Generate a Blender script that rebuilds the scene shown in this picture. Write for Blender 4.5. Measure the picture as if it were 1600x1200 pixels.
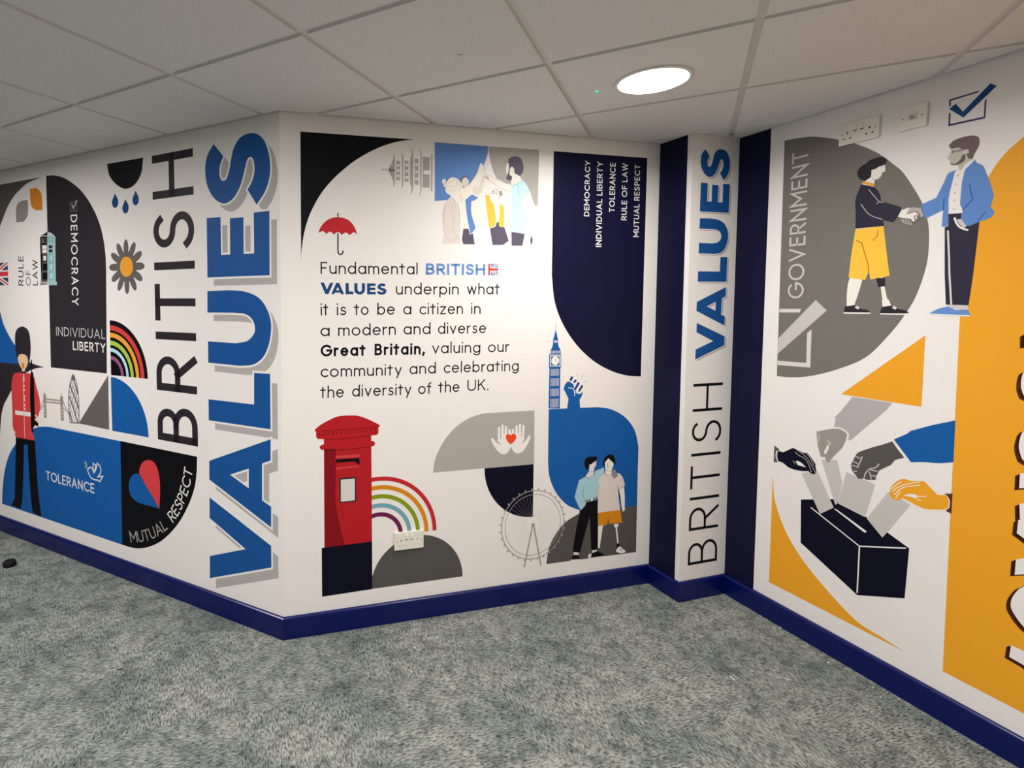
# A corridor corner wrapped in printed wall graphics, under a tiled ceiling with a round downlight.
# Units: metres in the room, millimetres (u along the wall, v above the floor) on each printed wall.
import bpy, bmesh, math, random
from mathutils import Vector, Matrix
from mathutils.geometry import tessellate_polygon

for o in list(bpy.data.objects):
    bpy.data.objects.remove(o, do_unlink=True)
sc = bpy.context.scene
COL = sc.collection
pi = math.pi

# ------------------------------------------------------------------ camera, world, lights, exposure
cam_data = bpy.data.cameras.new('camera')
cam_data.sensor_width = 36.0
cam_data.lens = 843.19 / 1600 * 36.0
cam_data.shift_x = (800 - 585.31) / 1600
cam_data.shift_y = -(600 - 513.04) / 1600
cam_data.clip_start = 0.05
cam = bpy.data.objects.new('camera', cam_data)
COL.objects.link(cam)
cam.location = (0, 0, 1.54)
cam.rotation_euler = (pi / 2 - 0.05353, 0, 0)
sc.camera = cam

world = bpy.data.worlds.new('world')
sc.world = world
world.use_nodes = True
world.node_tree.nodes['Background'].inputs[0].default_value = (1.0, 0.95, 0.9, 1)
world.node_tree.nodes['Background'].inputs[1].default_value = 0.02

sc.view_settings.view_transform = 'Standard'
sc.view_settings.look = 'None'
sc.view_settings.exposure = 0.27
sc.view_settings.gamma = 1.0
sc.view_settings.use_curve_mapping = False

LAMP_COLOR = (1.0, 0.965, 0.935)

SEEN_LAMP_WATTS = 13.5
FILL_LAMP_SPOTS = [(-1.8, -3.0, 31.0), (-1.8, -0.6, 29.0), (-4.2, -1.8, 34.0), (-1.8, 1.8, 30.0)]  # unseen downlights added as fill, placed out of view
FILL_LAMP_SPREAD = math.radians(179)
SEEN_LAMP_SPREAD = math.radians(168)

# ------------------------------------------------------------------ the plan of the room
CEIL = 2.351
C0 = Vector((-0.4121,2.3759)); C1 = Vector((1.4956,2.8713)); C2 = Vector((1.5553,2.6827)); C3 = Vector((1.8415,2.7677))
LD = (Vector((-2.3696,3.4643)) - C0).normalized(); RD = (Vector((2.1078,1.7985)) - C3).normalized()
LF = C0 + LD * 4.2
RF = C3 + RD * 5.2
EF = LF + Vector((-LD.y * 1, LD.x)) * 3.4
BF = Vector((-4.4, -3.4))
PLAN = [LF, C0, C1, C2, C3, RF, BF, EF]
SIDES = ['left', 'center', 'pilaster_side', 'pilaster', 'right', 'back', 'rear', 'end']
E1 = Vector((math.cos(1.04198), math.sin(1.04198)))      # ceiling grid directions
E2 = Vector((E1.y, -E1.x))
GRID0 = Vector((-1.77693, 2.60221))

# wall frames: origin corner, direction of u, both as seen from the room
FR = {'L': (C0, -LD), 'C': (C0, (C1 - C0).normalized()), 'S': (C1, (C2 - C1).normalized()),
      'P': (C2, (C3 - C2).normalized()), 'R': (C3, RD)}


# ------------------------------------------------------------------ materials
def lin(c):
    c /= 255.0
    return c / 12.92 if c <= 0.04045 else ((c + 0.055) / 1.055) ** 2.4


MATS = {}


def mat(name, rgb, rough=0.5, spec=0.35, grain=0.0, scale=900.0, bump=0.0, gain=1.0):
    m = bpy.data.materials.new(name)
    m.use_nodes = True
    nt = m.node_tree
    b = nt.nodes['Principled BSDF']
    col = tuple(min(0.95, lin(v) * gain) for v in rgb) + (1,)
    b.inputs['Base Color'].default_value = col
    b.inputs['Roughness'].default_value = rough
    b.inputs['Specular IOR Level'].default_value = spec
    if grain or bump:
        tc = nt.nodes.new('ShaderNodeTexCoord')
        nz = nt.nodes.new('ShaderNodeTexNoise')
        nz.inputs['Scale'].default_value = scale
        nz.inputs['Detail'].default_value = 3
        nt.links.new(tc.outputs['Object'], nz.inputs['Vector'])
        if grain:
            mx = nt.nodes.new('ShaderNodeMix')
            mx.data_type = 'RGBA'
            mx.inputs[6].default_value = tuple(c * (1 - grain) for c in col[:3]) + (1,)
            mx.inputs[7].default_value = tuple(min(0.95, c * (1 + grain)) for c in col[:3]) + (1,)
            nt.links.new(nz.outputs['Fac'], mx.inputs[0])
            nt.links.new(mx.outputs[2], b.inputs['Base Color'])
        if bump:
            bp = nt.nodes.new('ShaderNodeBump')
            bp.inputs['Strength'].default_value = bump
            bp.inputs['Distance'].default_value = 0.0008
            nt.links.new(nz.outputs['Fac'], bp.inputs['Height'])
            nt.links.new(bp.outputs['Normal'], b.inputs['Normal'])
    MATS[name] = m
    return m


def ink(name, r, g, b, rough=0.5):
    return mat(name, (r, g, b), rough, 0.13, grain=0.05, scale=420.0, bump=0.25, gain=1.12 if max(r, g, b) < 225 else 1.0)


WHITE = (240, 235, 231)
mat('wallpaper', WHITE, 0.55, 0.3, grain=0.045, scale=260.0, bump=0.35)
mat('paper_white', WHITE, 0.55, 0.3, grain=0.02, scale=420.0, bump=0.35)
mat('back_paint', (120, 120, 122), 0.6, 0.2, grain=0.03, scale=200.0)
mat('painted_shadow_line', (44, 40, 38), 0.8, 0.1, grain=0.03)  # dark colour painting the shadow line where walls meet the ceiling
mat('skirting_paint', (0, 15, 84), 0.28, 0.4, bump=0.06, scale=60)
mat('tile', (240, 236, 231), 0.9, 0.1, grain=0.24, scale=260.0, bump=0.5)
mat('grid_metal', (226, 222, 216), 0.55, 0.3, grain=0.02)
mat('socket_plastic', (234, 230, 216), 0.35, 0.5, grain=0.01, scale=40)
mat('socket_dark', (40, 36, 32), 0.6, 0.2, grain=0.02)
mat('screw_metal', (150, 146, 136), 0.4, 0.6, grain=0.03)
mat('lamp_trim', (235, 232, 225), 0.4, 0.4, grain=0.01)
mat('rubber', (14, 13, 14), 0.7, 0.3, grain=0.1, scale=80)
mat('scrap', (235, 235, 230), 0.6, 0.3, grain=0.02)
for n, c in {
    'black': (8, 8, 14), 'charcoal': (42, 38, 43), 'navy': (15, 15, 46), 'night': (10, 9, 30),
    'royal': (20, 86, 156), 'values_blue': (24, 78, 142), 'sky': (96, 138, 196), 'denim': (92, 132, 194),
    'deep_blue': (22, 66, 118), 'aqua': (196, 232, 234), 'ice': (158, 196, 206), 'teal': (150, 184, 184), 'steel': (110, 158, 172),
    'grey': (106, 103, 98), 'dark_grey': (82, 79, 76), 'mid_grey': (166, 161, 155), 'light_grey': (190, 186, 181), 'shade_grey': (172, 166, 164),
    'disc_grey': (112, 108, 102), 'silver': (206, 203, 198), 'pale_grey': (216, 210, 204), 'taupe': (140, 132, 128),
    'brown_grey': (98, 92, 90), 'hair_brown': (108, 92, 92), 'stone': (188, 182, 168), 'beige': (226, 214, 206), 'bone': (244, 236, 222),
    'cream': (240, 234, 224), 'skin': (238, 200, 160), 'face_green': (214, 214, 186), 'olive_grey': (212, 210, 194), 'blush': (236, 214, 204),
    'red': (186, 40, 46), 'pillar_red': (172, 28, 36), 'dark_red': (126, 16, 24), 'pink_red': (196, 66, 66), 'tunic_red': (206, 62, 64),
    'orange': (240, 166, 42), 'amber': (252, 196, 70), 'gold': (240, 164, 56), 'ochre': (206, 130, 22), 'leaf_orange': (206, 126, 34), 'heart_red': (222, 74, 30),
    'green': (126, 146, 24), 'lime': (166, 192, 72), 'plum': (104, 30, 72), 'mauve': (146, 82, 122), 'pale_blue': (176, 212, 224),
    'brown': (90, 46, 30), 'line_brown': (150, 96, 26), 'wood_line': (120, 108, 104), 'ash': (150, 142, 136), 'purple_grey': (88, 82, 98), 'indigo': (44, 41, 58), 'icon_blue': (62, 56, 100), 'gull': (196, 192, 196), 'tan': (190, 176, 158), 'flag_blue': (58, 58, 92), 'flag_red': (200, 56, 70), 'sage': (140, 170, 140),
}.items():
    ink(n, *c)


def carpet_material():
    m = bpy.data.materials.new('carpet')
    m.use_nodes = True
    nt = m.node_tree
    L = nt.links
    b = nt.nodes['Principled BSDF']
    b.inputs['Roughness'].default_value = 0.95
    b.inputs['Specular IOR Level'].default_value = 0.1
    tc = nt.nodes.new('ShaderNodeTexCoord')

    def rotated(a, sx, sy):
        mp = nt.nodes.new('ShaderNodeMapping')
        mp.inputs['Rotation'].default_value = (0, 0, a)
        mp2 = nt.nodes.new('ShaderNodeMapping')
        mp2.inputs['Scale'].default_value = (sx, sy, 1)
        L.new(tc.outputs['Object'], mp.inputs['Vector'])
        L.new(mp.outputs['Vector'], mp2.inputs['Vector'])
        return mp, mp2

    def noise(vec, scale, detail=4, rough=0.6):
        n = nt.nodes.new('ShaderNodeTexNoise')
        n.inputs['Scale'].default_value = scale
        n.inputs['Detail'].default_value = detail
        n.inputs['Roughness'].default_value = rough
        L.new(vec, n.inputs['Vector'])
        return n.outputs['Fac']

    def ramp(fac, stops):
        r = nt.nodes.new('ShaderNodeValToRGB')
        while len(r.color_ramp.elements) < len(stops):
            r.color_ramp.elements.new(0.5)
        for e, (p, c) in zip(r.color_ramp.elements, stops):
            e.position = p
            e.color = tuple(lin(v) for v in c) + (1,)
        L.new(fac, r.inputs['Fac'])
        return r.outputs['Color']

    def mix(fac, a, c, mode='MIX'):
        x = nt.nodes.new('ShaderNodeMix')
        x.data_type = 'RGBA'
        x.blend_type = mode
        if isinstance(fac, float):
            x.inputs[0].default_value = fac
        else:
            L.new(fac, x.inputs[0])
        L.new(a, x.inputs[6])
        L.new(c, x.inputs[7])
        return x.outputs[2]

    ang = -0.26
    rot, sa = rotated(ang, 50, 165)
    _, sb = rotated(ang, 165, 50)
    chk = nt.nodes.new('ShaderNodeTexChecker')
    chk.inputs['Scale'].default_value = 2.0
    chk.inputs['Color1'].default_value = (0, 0, 0, 1)
    chk.inputs['Color2'].default_value = (1, 1, 1, 1)
    L.new(rot.outputs['Vector'], chk.inputs['Vector'])
    stops = [(0.36, CARPET[0]), (0.45, CARPET[1]), (0.53, CARPET[2]), (0.70, CARPET[3])]
    ca = ramp(noise(sa.outputs['Vector'], 1.0, 4, 0.75), stops)
    cb = ramp(noise(sb.outputs['Vector'], 1.0, 4, 0.75), stops)
    tw = mix(chk.outputs['Fac'], ca, cb)
    big = ramp(noise(rot.outputs['Vector'], 3.2, 4, 0.6), [(0.34, (190, 200, 204)), (0.5, (230, 234, 232)), (0.68, (255, 254, 252))])
    colr = mix(0.95, tw, big, 'MULTIPLY')
    patch = ramp(noise(rot.outputs['Vector'], 15.0, 3, 0.7), [(0.36, (188, 192, 192)), (0.56, (255, 255, 253))])
    colr = mix(0.9, colr, patch, 'MULTIPLY')
    blue = ramp(noise(rot.outputs['Vector'], 6.5, 4, 0.65), [(0.62, (0, 0, 0)), (0.74, (255, 255, 255))])
    tint = nt.nodes.new('ShaderNodeRGB')
    tint.outputs[0].default_value = (lin(84), lin(100), lin(116), 1)
    sep = nt.nodes.new('ShaderNodeMath')
    sep.operation = 'MULTIPLY'
    sep.inputs[1].default_value = 0.42
    L.new(blue, sep.inputs[0])
    colr = mix(sep.outputs[0], colr, tint.outputs[0])
    fine = ramp(noise(tc.outputs['Object'], 560.0, 3, 0.7), [(0.3, (150, 150, 150)), (0.7, (255, 255, 255))])
    colr = mix(0.8, colr, fine, 'MULTIPLY')
    L.new(colr, b.inputs['Base Color'])
    bp = nt.nodes.new('ShaderNodeBump')
    bp.inputs['Strength'].default_value = 0.6
    bp.inputs['Distance'].default_value = 0.003
    L.new(noise(tc.outputs['Object'], 260.0, 3, 0.7), bp.inputs['Height'])
    L.new(bp.outputs['Normal'], b.inputs['Normal'])
    MATS['carpet'] = m


CARPET = [(66, 71, 71), (140, 144, 140), (188, 191, 185), (224, 224, 218)]
carpet_material()


def glow_material():
    m = bpy.data.materials.new('lamp_glow')
    m.use_nodes = True
    b = m.node_tree.nodes['Principled BSDF']
    b.inputs['Base Color'].default_value = (0.9, 0.9, 0.88, 1)
    b.inputs['Emission Color'].default_value = LAMP_COLOR + (1,)
    b.inputs['Emission Strength'].default_value = 16.0
    MATS['lamp_glow'] = m
    m = bpy.data.materials.new('indicator_green')
    m.use_nodes = True
    b = m.node_tree.nodes['Principled BSDF']
    b.inputs['Base Color'].default_value = (0.02, 0.4, 0.15, 1)
    b.inputs['Emission Color'].default_value = (0.02, 0.9, 0.35, 1)
    b.inputs['Emission Strength'].default_value = 1.2
    MATS['indicator_green'] = m


glow_material()


# ------------------------------------------------------------------ objects
def tag(o, label, cat, group=None):
    o['label'] = label
    o['category'] = cat
    if group:
        o['group'] = group
    return o


def link_mesh(name, bm, material, parent=None, smooth=False):
    me = bpy.data.meshes.new(name)
    bm.to_mesh(me)
    bm.free()
    me.materials.append(MATS[material])
    if smooth:
        for p in me.polygons:
            p.use_smooth = True
    o = bpy.data.objects.new(name, me)
    COL.objects.link(o)
    if parent:
        o.parent = parent
    return o


def structure(name, bm, material, parent=None):
    o = link_mesh(name, bm, material, parent)
    if not parent:
        o['kind'] = 'structure'
    return o


def add_box(bm, x0, x1, y0, y1, z0, z1, bevel=0.0):
    r = bmesh.ops.create_cube(bm, size=1)
    for v in r['verts']:
        v.co = Vector((x0 + (v.co.x + 0.5) * (x1 - x0), y0 + (v.co.y + 0.5) * (y1 - y0), z0 + (v.co.z + 0.5) * (z1 - z0)))
    if bevel:
        es = list({e for v in r['verts'] for e in v.link_edges})
        bmesh.ops.bevel(bm, geom=es, offset=bevel, segments=2, affect='EDGES', profile=0.5)


def add_lathe(bm, prof, n=32, cx=0.0, cy=0.0):
    rings = []
    for r, z in prof:
        if r < 1e-6:
            rings.append([bm.verts.new((cx, cy, z))])
        else:
            rings.append([bm.verts.new((cx + r * math.cos(2 * pi * k / n), cy + r * math.sin(2 * pi * k / n), z)) for k in range(n)])
    for a, b in zip(rings[:-1], rings[1:]):
        for k in range(n):
            k2 = (k + 1) % n
            if len(a) == 1:
                bm.faces.new((a[0], b[k2], b[k]))
            elif len(b) == 1:
                bm.faces.new((a[k], a[k2], b[0]))
            else:
                bm.faces.new((a[k], a[k2], b[k2], b[k]))
    bmesh.ops.recalc_face_normals(bm, faces=bm.faces)


# ------------------------------------------------------------------ flat shapes on a wall, in mm
LAYER = 0.00012


def catmull(P, n=7):
    out = []
    for i in range(1, len(P) - 2):
        p0, p1, p2, p3 = P[i - 1:i + 3]
        for k in range(n):
            t = k / n
            out.append(tuple(0.5 * (2 * b + (c - a) * t + (2 * a - 5 * b + 4 * c - d) * t * t + (3 * b - a - 3 * c + d) * t ** 3)
                             for a, b, c, d in zip(p0, p1, p2, p3)))
    return out


def arc3(a, m, b, n=40):
    ax, ay = a; bx, by = m; cx, cy = b
    d = 2 * (ax * (by - cy) + bx * (cy - ay) + cx * (ay - by))
    ux = ((ax * ax + ay * ay) * (by - cy) + (bx * bx + by * by) * (cy - ay) + (cx * cx + cy * cy) * (ay - by)) / d
    uy = ((ax * ax + ay * ay) * (cx - bx) + (bx * bx + by * by) * (ax - cx) + (cx * cx + cy * cy) * (bx - ax)) / d
    r = math.hypot(ax - ux, ay - uy)
    a0 = math.atan2(ay - uy, ax - ux); am = math.atan2(by - uy, bx - ux); a1 = math.atan2(cy - uy, cx - ux)
    s = 1 if ((am - a0) % (2 * pi)) < ((a1 - a0) % (2 * pi)) else -1
    sw = ((a1 - a0) * s) % (2 * pi)
    return [(ux + r * math.cos(a0 + s * sw * k / n), uy + r * math.sin(a0 + s * sw * k / n)) for k in range(n)]


def path(pts, closed=True):
    """(u,v) is a corner, (u,v,1) a smooth point, (u,v,2) the middle of a circular arc."""
    fl = [p[2] if len(p) > 2 else 0 for p in pts]
    q = [(p[0], p[1]) for p in pts]
    n = len(q)
    if closed:
        if all(fl):
            return catmull([q[-1]] + q + [q[0], q[1]])
        s = fl.index(0)
        q = q[s:] + q[:s] + [q[s]]
        fl = fl[s:] + fl[:s] + [0]
    out = []
    i = 0
    while i < len(q) - 1:
        j = i + 1
        while fl[j] and j < len(q) - 1:
            j += 1
        if j == i + 1:
            out.append(q[i])
        elif fl[i + 1] == 2:
            out += arc3(q[i], q[i + 1], q[j])
        else:
            run = q[i:j + 1]
            a = (2 * run[0][0] - run[1][0], 2 * run[0][1] - run[1][1])
            b = (2 * run[-1][0] - run[-2][0], 2 * run[-1][1] - run[-2][1])
            out += catmull([a] + run + [b])
        i = j
    if not closed:
        out.append(q[-1])
    return out


def poly(pts):
    return [path(pts)]


def polys(*ps):
    return [path(p) for p in ps]


def holed(outer, *holes):
    return [(path(outer), [path(h) for h in holes])]


def ribbon(P, w, closed=False, square=False):
    P = [P[0]] + [b for a, b in zip(P[:-1], P[1:]) if math.hypot(b[0] - a[0], b[1] - a[1]) > 1e-6]
    if closed and math.hypot(P[0][0] - P[-1][0], P[0][1] - P[-1][1]) < 1e-6:
        P = P[:-1]
    n = len(P)
    if n < 2:
        return []
    if square and not closed:
        def ext(a, b):
            l = math.hypot(a[0] - b[0], a[1] - b[1])
            return (a[0] + (a[0] - b[0]) / l * w / 2, a[1] + (a[1] - b[1]) / l * w / 2)
        P = [ext(P[0], P[1])] + P[1:-1] + [ext(P[-1], P[-2])]
    Lf, Rt = [], []
    for i in range(n):
        a = P[i - 1] if (i > 0 or closed) else None
        b = P[(i + 1) % n] if (i < n - 1 or closed) else None
        ds = []
        if a:
            ds.append(Vector((P[i][0] - a[0], P[i][1] - a[1])).normalized())
        if b:
            ds.append(Vector((b[0] - P[i][0], b[1] - P[i][1])).normalized())
        nn = [Vector((-d.y, d.x)) for d in ds]
        if len(nn) == 1:
            m = nn[0]
        else:
            m = nn[0] + nn[1]
            if m.length < 1e-4:
                m = nn[0]
            m.normalize()
            m = m / max(0.30, m.dot(nn[0]))
        Lf.append((P[i][0] + m.x * w / 2, P[i][1] + m.y * w / 2))
        Rt.append((P[i][0] - m.x * w / 2, P[i][1] - m.y * w / 2))
    return [[Lf[i], Lf[(i + 1) % n], Rt[(i + 1) % n], Rt[i]] for i in range(n if closed else n - 1)]


def line(pts, w, closed=False):
    return ribbon(path(pts, closed), w, closed)


def lines(w, *ps):
    return [q for p in ps for q in line(p, w)]


def dot(c, r, ry=None, n=24):
    ry = ry or r
    return [[(c[0] + r * math.cos(2 * pi * k / n), c[1] + ry * math.sin(2 * pi * k / n)) for k in range(n)]]


def pill(a, b, w):
    t = math.atan2(b[1] - a[1], b[0] - a[0])
    r = w / 2
    return [[(b[0] + r * math.cos(t + k * pi / 8), b[1] + r * math.sin(t + k * pi / 8)) for k in range(-4, 5)]
            + [(a[0] - r * math.cos(t + k * pi / 8), a[1] - r * math.sin(t + k * pi / 8)) for k in range(-4, 5)]]


def band(c, r0, r1, a0, a1, n=40):
    A = [math.radians(a0 + (a1 - a0) * k / n) for k in range(n + 1)]
    return [[(c[0] + r1 * math.cos(t), c[1] + r1 * math.sin(t)) for t in A] + [(c[0] + r0 * math.cos(t), c[1] + r0 * math.sin(t)) for t in reversed(A)]]


def sector(c, r, a0, a1, n=40):
    A = [math.radians(a0 + (a1 - a0) * k / n) for k in range(n + 1)]
    return [[(c[0], c[1])] + [(c[0] + r * math.cos(t), c[1] + r * math.sin(t)) for t in A]]


def rect(u0, v0, u1, v1):
    return [[(u0, v0), (u1, v0), (u1, v1), (u0, v1)]]


def dist(a, b):
    return math.hypot(a[0] - b[0], a[1] - b[1])


def mirrored(pts, v0):
    """a half outline plus its mirror image about the level v0"""
    q = path(pts, False)
    return [q + [(u, 2 * v0 - v) for u, v in reversed(q)]]


def bounds(ps):
    us, vs = [], []
    for p in ps:
        for q in (p[0] if isinstance(p, tuple) else p):
            us.append(q[0]); vs.append(q[1])
    return min(us), min(vs), max(us), max(vs)


def fill(bm, ps, u0, v0, layer):
    y = -layer * LAYER
    for p in ps:
        if isinstance(p, tuple):
            loops = [p[0]] + p[1]
            flat = [Vector((q[0], q[1], 0)) for l in loops for q in l]
            vs = [bm.verts.new(((q.x - u0) / 1000, y, (q.y - v0) / 1000)) for q in flat]
            for t in tessellate_polygon([[Vector((q[0], q[1], 0)) for q in l] for l in loops]):
                try:
                    bm.faces.new([vs[i] for i in t])
                except ValueError:
                    pass
        else:
            if len(p) < 3:
                continue
            bm.faces.new([bm.verts.new(((q[0] - u0) / 1000, y, (q[1] - v0) / 1000)) for q in p])
    for fc in bm.faces:
        fc.normal_update()
        if fc.normal.y > 0:
            fc.normal_flip()


def join_faces(bm):
    """bridge separate flat faces into one continuous sheet (the bridges run under clothing)"""
    todo = list(bm.faces)
    done = [todo.pop(0)]
    while todo:
        best = None
        for fa in done:
            for fb in todo:
                for la in fa.loops:
                    pa = (la.vert.co + la.link_loop_next.vert.co) / 2
                    for lb in fb.loops:
                        d = (pa - (lb.vert.co + lb.link_loop_next.vert.co) / 2).length_squared
                        if best is None or d < best[0]:
                            best = (d, la, lb, fb)
        _, la, lb, fb = best
        q = (la.vert, lb.link_loop_next.vert, lb.vert, la.link_loop_next.vert)
        if (q[0].co - q[1].co).length > 1e-6 and (q[2].co - q[3].co).length > 1e-6:
            bm.faces.new(q)
        done.append(fb)
        todo.remove(fb)
    for fc in bm.faces:
        fc.normal_update()
        if fc.normal.y > 0:
            fc.normal_flip()


def place(o, wall, u0, v0):
    og, d = FR[wall]
    p = og + d * (u0 / 1000)
    o.location = (p.x, p.y, v0 / 1000)
    o.rotation_euler = (0, 0, math.atan2(d.y, d.x))


class Graphic:
    """a printed motif made of several coloured parts"""

    def __init__(self, name, label, cat, wall, at, group=None):
        self.wall, self.at = wall, at
        self.o = bpy.data.objects.new(name, None)
        self.o.empty_display_size = 0.05
        COL.objects.link(self.o)
        place(self.o, wall, *at[:2])
        tag(self.o, label, cat, group)

    def part(self, name, material, layer, ps, label=None, parent=None, joined=False):
        bm = bmesh.new()
        fill(bm, ps, self.at[0], self.at[1], layer)
        if joined:
            join_faces(bm)
        o = link_mesh(name, bm, material, parent or self.o)
        if label:
            o['label'] = label
        return o


def single(name, label, cat, wall, material, layer, ps, group=None):
    u0, v0, u1, v1 = bounds(ps)
    bm = bmesh.new()
    fill(bm, ps, (u0 + u1) / 2, v0, layer)
    o = link_mesh(name, bm, material)
    place(o, wall, (u0 + u1) / 2, v0)
    return tag(o, label, cat, group)


# ------------------------------------------------------------------ a monoline alphabet
def el(cx, cy, rx, ry, a0, a1, n=14):
    n = max(3, int(abs(a1 - a0) / 12))
    return [(cx + rx * math.cos(math.radians(a0 + (a1 - a0) * k / n)), cy + ry * math.sin(math.radians(a0 + (a1 - a0) * k / n))) for k in range(n + 1)]


X = 0.68
GL = {
    'A': (.76, [[(0, 0), (.38, 1), (.76, 0)], [(.13, .32), (.63, .32)]]),
    'B': (.56, [[(0, 0), (0, 1), (.28, 1)] + el(.28, .765, .23, .235, 90, -90) + [(0, .53)], [(.28, .53)] + el(.28, .265, .28, .265, 90, -90) + [(0, 0)]]),
    'C': (.80, [el(.48, .5, .48, .5, 48, 312)]),
    'D': (.72, [[(0, 0), (0, 1), (.24, 1)] + el(.24, .5, .48, .5, 90, -90) + [(0, 0)]]),
    'E': (.48, [[(.48, 1), (0, 1), (0, 0), (.48, 0)], [(0, .51), (.43, .51)]]),
    'F': (.46, [[(.46, 1), (0, 1), (0, 0)], [(0, .5), (.40, .5)]]),
    'G': (.92, [el(.48, .5, .48, .5, 45, 360) + [(.56, .5)]]),
    'H': (.66, [[(0, 0), (0, 1)], [(.66, 0), (.66, 1)], [(0, .52), (.66, .52)]]),
    'I': (.0, [[(0, 0), (0, 1)]]),
    'K': (.56, [[(0, 0), (0, 1)], [(.53, 1), (.02, .42)], [(.2, .62), (.56, 0)]]),
    'L': (.44, [[(0, 1), (0, 0), (.44, 0)]]),
    'M': (.84, [[(0, 0), (0, 1), (.42, .34), (.84, 1), (.84, 0)]]),
    'N': (.66, [[(0, 0), (0, 1), (.66, 0), (.66, 1)]]),
    'O': (.98, [el(.49, .5, .49, .5, 0, 360)]),
    'P': (.54, [[(0, 0), (0, 1), (.27, 1)] + el(.27, .73, .27, .27, 90, -90) + [(0, .46)]]),
    'R': (.56, [[(0, 0), (0, 1), (.27, 1)] + el(.27, .73, .27, .27, 90, -90) + [(0, .46)], [(.26, .46), (.56, 0)]]),
    'S': (.54, [el(.28, .76, .235, .24, 30, 262) + el(.26, .26, .27, .26, 82, -150)]),
    'T': (.60, [[(0, 1), (.60, 1)], [(.30, 1), (.30, 0)]]),
    'U': (.64, [[(0, 1), (0, .32)] + el(.32, .32, .32, .32, 180, 360) + [(.64, 1)]]),
    'V': (.72, [[(0, 1), (.36, 0), (.72, 1)]]),
    'W': (1.08, [[(0, 1), (.27, 0), (.54, 1), (.81, 0), (1.08, 1)]]),
    'Y': (.66, [[(0, 1), (.33, .45), (.66, 1)], [(.33, .45), (.33, 0)]]),
    'a': (.60, [el(.3, .34, .3, .34, 0, 360), [(.6, X), (.6, 0)]]),
    'b': (.60, [el(.3, .34, .3, .34, 0, 360), [(0, 1.04), (0, 0)]]),
    'c': (.50, [el(.32, .34, .32, .34, 50, 310)]),
    'd': (.60, [el(.3, .34, .3, .34, 0, 360), [(.6, 1.04), (.6, 0)]]),
    'e': (.60, [[(.02, .36), (.6, .36)] + el(.3, .34, .3, .34, 4, 318)]),
    'f': (.30, [[(.1, 0), (.1, .84)] + el(.29, .84, .19, .2, 180, 90), [(-.06, X), (.28, X)]]),
    'g': (.60, [el(.3, .34, .3, .34, 0, 360), [(.6, X), (.6, -.02)] + el(.31, -.02, .29, .25, 0, -150)]),
    'h': (.50, [[(0, 0), (0, 1.04)], [(0, .4)] + el(.25, .42, .25, .26, 180, 0) + [(.5, 0)]]),
    'i': (.0, [[(0, 0), (0, X)], [(0, .985), (0, 1.0)]]),
    'l': (.0, [[(0, 0), (0, 1.04)]]),
    'm': (.86, [[(0, 0), (0, X)], [(0, .4)] + el(.215, .45, .215, .23, 180, 0) + [(.43, 0)], [(.43, .4)] + el(.645, .45, .215, .23, 180, 0) + [(.86, 0)]]),
    'n': (.50, [[(0, 0), (0, X)], [(0, .4)] + el(.25, .43, .25, .25, 180, 0) + [(.5, 0)]]),
    'o': (.64, [el(.32, .34, .32, .34, 0, 360)]),
    'p': (.60, [el(.3, .34, .3, .34, 0, 360), [(0, X), (0, -.30)]]),
    'r': (.26, [[(0, 0), (0, X)], [(0, .40)] + el(.25, .40, .25, .27, 180, 85)]),
    's': (.40, [el(.21, .51, .17, .17, 35, 262) + el(.19, .175, .2, .175, 82, -150)]),
    't': (.34, [[(.14, .92), (.14, 0)], [(-.06, X), (.34, X)]]),
    'u': (.50, [[(0, X), (0, .25)] + el(.25, .25, .25, .25, 180, 360) + [(.5, X)], [(.5, .3), (.5, 0)]]),
    'v': (.52, [[(0, X), (.26, 0), (.52, X)]]),
    'w': (.82, [[(0, X), (.205, 0), (.41, X), (.615, 0), (.82, X)]]),
    'y': (.52, [[(0, X), (.27, .02)], [(.52, X), (.15, -.30)]]),
    'z': (.46, [[(0, X), (.46, X), (0, 0), (.46, 0)]]),
    '.': (.0, [[(0, 0), (0, .03)]]),
    ',': (.04, [[(.05, .05), (-.03, -.16)]]),
}


def word_width(s, wt, gap):
    x = 0
    for k, ch in enumerate(s):
        if ch == ' ':
            x += 0.34
            continue
        x += GL[ch][0] * (1 - wt) + wt + gap
    return x - gap


def glyph(ch, x, wt, sx, cap, o, d, up):
    out = []
    w = wt * cap
    for st in GL[ch][1]:
        P = []
        for gx, gy in st:
            a = (x + (gx * (1 - wt)) * sx + wt / 2) * cap
            b = (wt / 2 + gy * (1 - wt)) * cap
            P.append((o[0] + d[0] * a + up[0] * b, o[1] + d[1] * a + up[1] * b))
        out += ribbon(P, w, dist(P[0], P[-1]) < 1e-4 and len(P) > 3, True)
    return out


def text(s, pts, wt, gap=0.13, per_letter=False):
    """pts: start and end of the baseline, then a point on the cap line"""
    a, b, c = pts[:3]
    l = dist(a, b)
    d = ((b[0] - a[0]) / l, (b[1] - a[1]) / l)
    up = (-d[1], d[0])
    cap = abs((c[0] - a[0]) * up[0] + (c[1] - a[1]) * up[1])
    n = sum(1 for ch in s if ch != ' ')
    ink_w = word_width(s, wt, gap)
    fixed = wt * n
    sx = (l / cap - fixed) / max(1e-6, ink_w - fixed)
    x = 0
    res = []
    for ch in s:
        if ch == ' ':
            x += 0.34 * sx
            continue
        res.append((ch, glyph(ch, x, wt, sx, cap, a, d, up)))
        x += GL[ch][0] * (1 - wt) * sx + wt + gap * sx
    if per_letter:
        return res
    return [p for _, r in res for p in r]


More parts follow.
